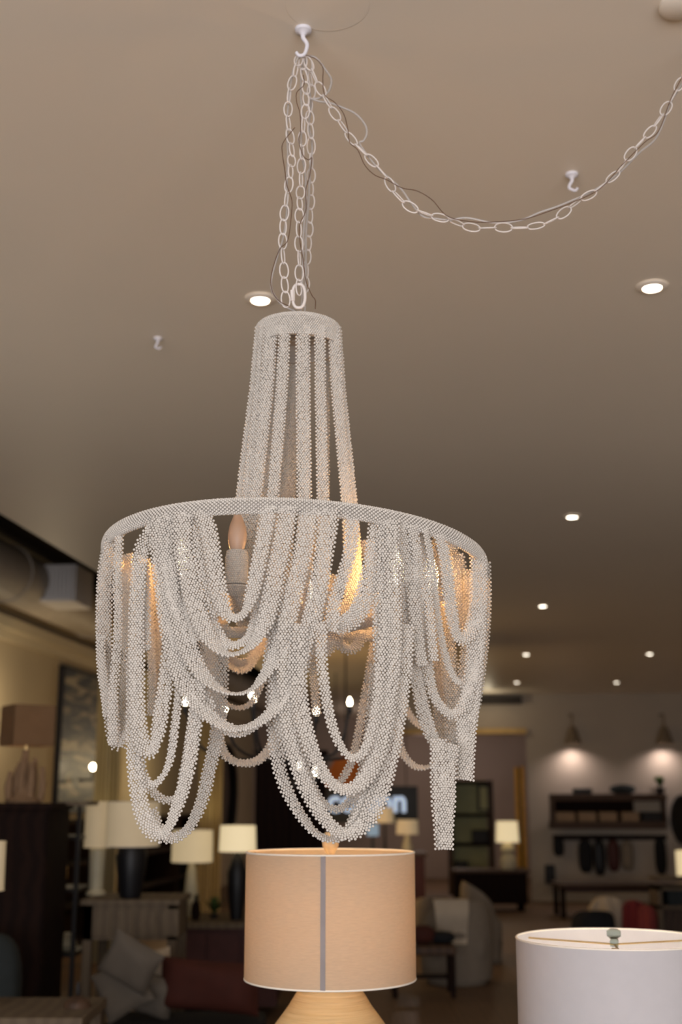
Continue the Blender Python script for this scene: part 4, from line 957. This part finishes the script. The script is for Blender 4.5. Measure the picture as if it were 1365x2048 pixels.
q.box((a.x, D+0.35, 0), (b.x, D+0.38, a.z)); q.build('back_panel', SAGE, t)
for px in (902, 984): X = at(px, 1600, D).x; MB().box((X-0.03, D, 0), (X+0.03, D+0.38, a.z)).build('side_panel', WALN, t)
for py in (1562, 1627, 1686, 1745): z = at(940, py, D).z; MB().box((a.x, D, z-0.05), (b.x, D+0.36, z)).build('shelf_board', ESPR, t)
for px, py, hw, h, lab in ((962, 1686, 16, 26, 'dark box on the middle level of the sage hutch'), (925, 1745, 12, 22, 'dark box on the lower level of the sage hutch')):
    q = MB(); pxbox(q, px-hw, px+hw, py-h, py, D+0.05, 0.2); single(q, 'storage_box', BLACK, lab, 'box', bevel=0.01)
framed('small_picture', 'small dark and green picture standing at the top right of the sage hutch', 956, 980, 1570, 1622, 20.52, SAGE, BLACK)
a = at(870, 1740, 17.5); b = at(1055, 1740, 17.5)
t = thing('walnut_sideboard', ((a.x+b.x)/2, 17.8, 0), 'walnut sideboard holding the small bright lamp by the doorway', 'sideboard')
MB().box((a.x+.3, 17.5, 0.1), (b.x, 18.0, a.z-.04)).build('body', ESPR, t); MB().box((a.x+.27, 17.46, a.z-.04), (b.x+.03, 18.04, a.z)).build('top', WALN, t, bevel=.005)
for x in (a.x+.35, b.x-.09): MB().box((x, 17.55, 0), (x+.05, 17.95, .1)).build('foot', ESPR, t)
table_lamp('gourd_lamp', 'small lamp with bright cream shade on a white gourd base, right of the dangling tassel', 17.7, 1015, 1643, 1684, 21, 23, SHLB, PALEC,
    [(12,1740),(17,1730),(16,1718),(10,1708),(14,1700),(11,1690),(4,1684)])
# gold standing mirror at the wall edge
q = MB(); a = at(1033, 1535, 18.8); b = at(1053, 1745, 18.8); b.z = 0.02
t = thing('gold_mirror', ((a.x+b.x)/2, 18.8, b.z), 'tall narrow gold-framed mirror leaning at the edge of the taupe wall', 'mirror')
MB().tube([(a.x, 18.8, b.z), (a.x, 18.8, a.z), (b.x, 18.85, a.z+0.02), (b.x, 18.85, b.z), (a.x, 18.8, b.z)], 0.03, n=8).build('frame', GOLD, t)
MB().box((a.x, 18.84, b.z), (b.x, 18.86, a.z)).build('mirror_glass', MIRR, t)

# ------------------------------------------------------------------ right-hand wall
DW = R(2.5, 19.5).y
def wall_y(px):                       # distance of the back wall plane at this column
    k = (px-682.5)/F/(c_+0.24*s_); cc, ss = math.cos(YAW), math.sin(YAW)
    # points u,v=19.5: x=u cc+19.5 ss ; y=-u ss+19.5 cc ; x=k y
    u = 19.5*(k*cc-ss)/(cc+k*ss); return R(u, 19.5).y
for px, lab in ((1147, 'cone-shaped wall lamp casting a pool of light, left of the pair'), (1331, 'cone-shaped wall lamp casting a pool of light, right of the pair')):
    D = wall_y(px)-0.28; p = at(px, 1487, D); m = mpp(1480, D)
    t = thing('cone_wall_lamp', p, lab, 'lamp', 'cone lamps on the taupe wall')
    MB().shell(p.x, p.y, [(17*m, p.z), (8*m, p.z+28*m), (4*m, p.z+34*m)], th=0.006, n=36).build('cone_shade', mat('taupe_cone', (0.20, 0.15, 0.10), 0.6), t)
    MB().tube([(p.x, p.y, p.z+33*m), (p.x, p.y, p.z+58*m), (p.x, p.y+0.26, p.z+58*m)], 0.012).build('bracket', mat('taupe_cone', (0.2, .15, .1)), t)
    MB().sup((p.x, p.y, p.z+8*m), (0.03, 0.03, 0.04), e=1).build('bulb', OFFB, t)
    lamp('cone_beam', 'SPOT', (p.x, p.y+0.02, p.z+0.035), 34, (1.0, 0.82, 0.76), spot_size=2.5, spot_blend=0.9, shadow_soft_size=0.03, aim=(p.x, p.y+0.09, 0.8))
# wall shelf unit with boxes
D = wall_y(1220)-0.34
a = at(1108, 1590, D); b = at(1333, 1665, D)
t = thing('wall_shelf', ((a.x+b.x)/2, D+.17, b.z), 'two-tier dark wooden wall shelf between and below the cone lamps', 'shelf')
for y0, y1 in ((1588, 1602), (1643, 1658)): q = MB(); pxbox(q, 1106, 1335, y0, y1, D, 0.34); q.build('shelf_board', WALN, t, bevel=.006)
for x in (1106, 1329): q = MB(); pxbox(q, x, x+6, 1602, 1643, D+.02, 0.3); q.build('side_panel', WALN, t)
q = MB(); pxbox(q, 1106, 1335, 1602, 1643, D+.30, 0.03); q.build('back_panel', ESPR, t)
for k, (x0, x1) in enumerate(((1112,1152),(1158,1194),(1200,1236),(1245,1280))):
    q = MB(); pxbox(q, x0, x1, 1624, 1643, D+.04, .22)
    single(q, 'storage_box', BOXM, ['leftmost tan box on the lower tier of the wall shelf', 'second tan box from the left on the lower tier of the wall shelf', 'third tan box from the left on the lower tier of the wall shelf', 'rightmost tan box on the lower tier of the wall shelf'][k], 'box', 'tan boxes on the wall shelf', bevel=.01)
q = MB(); pxbox(q, 1286, 1326, 1624, 1643, D+.04, .22); single(q, 'storage_box', BLACK, 'dark box at the right end of the lower tier of the wall shelf', 'box', bevel=.01)
q = MB(); pxbox(q, 1150, 1186, 1577, 1588, D+.05, .2); single(q, 'folded_blanket', TEAL, 'dark folded blanket on top of the wall shelf, left of the two', 'blanket', bevel=.02)
p = at(1246, 1579, D+.15); single(MB().sup((p.x, p.y, p.z), (0.19, 0.1, 0.075), e=.8, wob=.08), 'folded_blanket', TEAL, 'dark rounded bundle on top of the wall shelf, right of the two', 'blanket')
plant(1321, 1588, D+.12, 11, 12, 17, 26, 'small green plant at the right end of the wall shelf', n=40)
# rail of hanging bags and coats
D2 = wall_y(1220)-0.16
t = thing('peg_rail', (at(1220, 1672, D2).x, D2, at(1220, 1680, D2).z), 'dark peg rail on the wall under the two-tier shelf', 'rail')
q = MB(); pxbox(q, 1108, 1335, 1670, 1680, D2+.06, .08); q.build('rail_board', ESPR, t)
for k in range(8): X = 1130+k*26; p = at(X, 1677, D2+.04); MB().tube([(p.x, D2+.06, p.z), (p.x, D2-.01, p.z), (p.x, D2-.01, p.z+.03)], .008).build('peg', BLACK, t)
HG = [(1118, 22, 1676, 1712, BLACKF, 'small dark pouch at the left end of the peg rail'), (1172, 30, 1680, 1745, BLACKF, 'black coat on the peg rail, left of the grey one'), (1200, 26, 1680, 1750, NAVY, 'navy coat in the middle of the peg rail'), (1228, 26, 1680, 1742, DARKRED, 'dark red bag on the peg rail'), (1256, 26, 1682, 1740, GREYF, 'brown-grey bag on the peg rail, right of the red one'), (1322, 26, 1676, 1748, BLACKF, 'long black garment at the right end of the peg rail')]
for px, wd, y0, y1, m, lab in HG:
    a = at(px-wd/2, y0, D2-.02); b = at(px+wd/2, y1, D2-.02)
    single(MB().sup(((a.x+b.x)/2, D2-.03, (a.z+b.z)/2), ((b.x-a.x)/2, .07, (a.z-b.z)/2), e=.6, wob=.05), 'hanging_bag' if 'bag' in lab or 'pouch' in lab else 'hanging_coat', m, lab, 'bag' if 'bag' in lab or 'pouch' in lab else 'coat', 'garments and bags on the peg rail')
q = MB(); pxbox(q, 1092, 1112, 1730, 1768, wall_y(1100)-.12, .11)
single(q, 'wall_speaker', BLACK, 'small black box speaker on the taupe wall left of the coats', 'speaker', bevel=.01)
p = at(1368, 1640, wall_y(1360)-.06); k = 36
t = thing('round_mirror', (p.x, p.y, p.z-.35), 'round dark mirror cut off by the right edge beside the wall shelf', 'mirror')
MB().tube([(p.x+.33*math.cos(2*PI*i/k)*.55, p.y, p.z+.36*math.sin(2*PI*i/k)) for i in range(k)], .02, closed=True).build('frame', BLACK, t)
q = MB(); q.add([(p.x+.33*math.cos(2*PI*i/k)*.55, p.y+dy, p.z+.36*math.sin(2*PI*i/k)) for dy in (0, .02) for i in range(k)], [tuple(range(k)), tuple(range(2*k-1, k-1, -1))]); q.build('mirror_glass', MIRR, t)
# desk in front of that wall
D = 16.5; a = at(1118, 1768, D); b = at(1400, 1768, D)
t = thing('long_desk', ((a.x+b.x)/2, D+.3, 0), 'long dark desk below the hanging coats', 'desk')
MB().box((a.x, D, a.z-.05), (b.x, D+.65, a.z)).build('desk_top', WALN, t, bevel=.005)
for x in (a.x+.03, b.x-.1):
    for y in (D+.03, D+.56): MB().box((x, y, 0), (x+.06, y+.06, a.z-.05)).build('leg', ESPR, t)
MB().box((a.x+.1, D+.5, .3), (b.x-.1, D+.53, a.z-.06)).build('modesty_panel', DARKRED, t)
table_lamp('table_lamp', 'bright cream lampshade touching the right edge above the desk', 16.7, 1374, 1702, 1758, 20, 20, SHLB, BLACK, [(8,1768),(8,1766),(3,1764),(3,1750)])
# black barrel chair with cream throw and red throws
def barrel_chair(lab, px, ybase, D, wd, ht, m, name='barrel_armchair', yaw=0.0):
    p = at(px, ybase, D); s = mpp(ybase, D); r = wd*s/2; h = ht*s
    t = thing(name, (p.x, D, 0), lab, 'armchair'); k = 40
    q = MB(); a0, a1 = math.radians(-35)+yaw, math.radians(215)+yaw; V = []; th = r*.22
    for i in range(k+1):
        a = a0+(a1-a0)*i/k; f = math.sin(PI*i/k)**.55; hh = h*(.60+.40*f)
        ro, ri = r, r-th; cs, sn = math.cos(a), math.sin(a)
        V += [(p.x+ro*cs*.94, D+ro*sn*.94, .04), (p.x+ro*cs*1.0, D+ro*sn*1.0, hh*.6), (p.x+ro*cs*.93, D+ro*sn*.93, hh*.93), (p.x+(ro+ri)/2*cs*.95, D+(ro+ri)/2*sn*.95, hh), (p.x+ri*cs*.97, D+ri*sn*.97, hh*.93), (p.x+ri*cs, D+ri*sn, .3), (p.x+ri*cs*.9, D+ri*sn*.9, .04)]
    Fc = []
    for i in range(k):
        for j in range(7): Fc.append((i*7+j, i*7+(j+1) % 7, (i+1)*7+(j+1) % 7, (i+1)*7+j))
    Fc += [tuple(range(7)), tuple(k*7+j for j in reversed(range(7)))]
    q.add(V, Fc); q.build('backrest', m, t)
    MB().sup((p.x, D-r*.1, .30), (r*.80, r*.80, .13), e=.5).build('seat_cushion', m, t)
    MB().lathe(p.x, D, [(r*.8, 0), (r*.8, .06), (r*.86, .2)], n=30).build('base', m, t)
    return t, p, r, h
floor_y = lambda D: 1024 + F*math.tan(TH + math.atan(CH/D))
D = 12.6; fy = floor_y(D); barrel_chair('black round-backed chair in front of the cream and maroon throws, above the white lampshade', 1190, fy, D, 92, fy-1822, BLACKF, yaw=PI)
for px, D, wd, ytop, m, lab in ((1218, 13.6, 92, 1794, CREAMF, 'cream throw draped over a rounded chair back behind the black round chair'), (1272, 13.45, 58, 1802, REDF, 'maroon throw draped right of the cream one'), (1296, 13.3, 40, 1812, REDP, 'dusty red throw at the right end of the draped throws')):
    a = at(px, ytop, D); w_ = wd*mpp(ytop, D)/2; q = MB(); k = 30; V = []; nz_ = 9
    for i in range(k+1):
        f = -1+2*i/k
        for (dy, sh) in ((0, 1.0), (0.16, 0.96)):
            for zz in range(nz_+1):
                g = zz/nz_; top = a.z - 0.22*w_*abs(f)**2.5*2
                V.append((a.x + w_*f*(0.80+0.25*(1-g))*sh, D - 0.10*math.sin(PI*g)*(1-abs(f)) + dy + 0.012*math.sin(9*f), 0.03 + (top-0.03)*g**0.9))
    L_ = 2*(nz_+1); Fc = []
    for i in range(k):
        for b in range(nz_): Fc += [(i*L_+b, (i+1)*L_+b, (i+1)*L_+b+1, i*L_+b+1), (i*L_+nz_+1+b, i*L_+nz_+2+b, (i+1)*L_+nz_+2+b, (i+1)*L_+nz_+1+b)]
        Fc.append((i*L_+nz_, (i+1)*L_+nz_, (i+1)*L_+2*nz_+1, i*L_+2*nz_+1))
    for i in (0, k):
        for b in range(nz_): Fc.append((i*L_+b, i*L_+b+1, i*L_+nz_+2+b, i*L_+nz_+1+b))
    q.add(V, Fc); single(q, 'throw_blanket', m, lab, 'blanket')
# shelf unit at right edge
D = 13.2; a = at(1316, 1775, D); b = at(1400, 1775, D)
t = thing('open_bookcase', ((a.x+b.x)/2, D+.2, 0), 'pale brown open bookcase at the right edge above the white lampshade', 'shelf')
for x in (a.x, b.x-.04): MB().box((x, D, 0), (x+.04, D+.38, a.z)).build('side_panel', OAK, t)
for z in (.1, .40, .68, a.z-.03): MB().box((a.x, D, z), (b.x, D+.38, z+.03)).build('shelf_board', OAK, t)
MB().box((a.x, D+.36, 0), (b.x, D+.38, a.z)).build('back_panel', WALN, t)
q = MB(); q.box((a.x+.12, D+.05, .43), (a.x+.32, D+.3, .62)); single(q, 'storage_box', TEAL, 'slate box on the bookcase at the right edge', 'box', bevel=.01)

# ------------------------------------------------------------------ armchairs, bench, rug
D = 10.9; fy = floor_y(D)
t, p, r, h = barrel_chair('grey boucle barrel armchair with a cream throw over its left side', 915, fy, D, 150, fy-1806, GREYF, yaw=PI+.4)
q = MB(); xa, xb = at(863, 1812, D).x, at(930, 1812, D).x; V = []; k = 16
for i in range(k+1):
    f = i/k; z = h-.01-(h-.35)*f if True else 0
    yy = D-r*.98-.03-0.03*math.sin(f*6); 
    for xx in (xa+.03*f, xb-.02*f): V += [(xx, yy, z), (xx, yy+.02, z)]
Fc = []
for i in range(k): o = i*4; Fc += [(o, o+2, o+6, o+4), (o+1, o+5, o+7, o+3), (o, o+4, o+5, o+1), (o+2, o+3, o+7, o+6)]
q.add(V, Fc); q.box((xa, D-r*.98-.03, h-.01), (xb, D-r*.6, h+.02)); single(q, 'throw_blanket', CREAMF, 'cream throw hanging over the grey boucle armchair', 'blanket')
D = 12.2; fy = floor_y(D)
barrel_chair('tall-backed pale grey armchair behind the boucle armchair, right of it', 968, fy, D, 92, fy-1768, GREYF, yaw=PI/2)
D = 12.8; fy = floor_y(D); barrel_chair('grey rounded armchair partly hidden behind the cream throw', 868, fy, D, 95, fy-1795, GREYF, yaw=PI)
D = 10.0; a = at(836, 1893, D); b = at(914, 1893, D)
t = thing('wooden_bench', ((a.x+b.x)/2, D+.2, 0), 'small dark wooden bench right of the tan drum shade, before the grey armchair', 'bench')
MB().box((a.x-.25, D, a.z-.07), (b.x, D+.42, a.z)).build('seat', WALN, t, bevel=.02)
for x in (a.x-.2, b.x-.05):
    for y in (D+.02, D+.36): MB().box((x, y, 0), (x+.04, y+.04, a.z-.07)).build('leg', ESPR, t)
MB().box((a.x-.2, D+.2, .12), (b.x-.02, D+.23, .15)).build('stretcher', ESPR, t)
p = at(846, 1884, D+.2); single(MB().sup((p.x, D+.2, a.z+.07), (.10, .07, .07), e=.8), 'cushion', RUST, 'small orange cushion on the dark bench beside the tan drum shade', 'cushion')
p = at(880, 1884, D+.2); single(MB().sup((p.x+.02, D+.25, a.z+.045), (.11, .1, .045), e=.8), 'cushion', BLACKF, 'small dark cushion on the bench, right of the orange one', 'cushion')
a = R(-0.6, 7.2); q = MB(); q.rbox(-0.9, 1.3, 6.6, 8.8, 0.001, 0.014); single(q, 'area_rug', RUG, 'pale rug on the floor between the centre lamp and the white lampshade', 'rug')
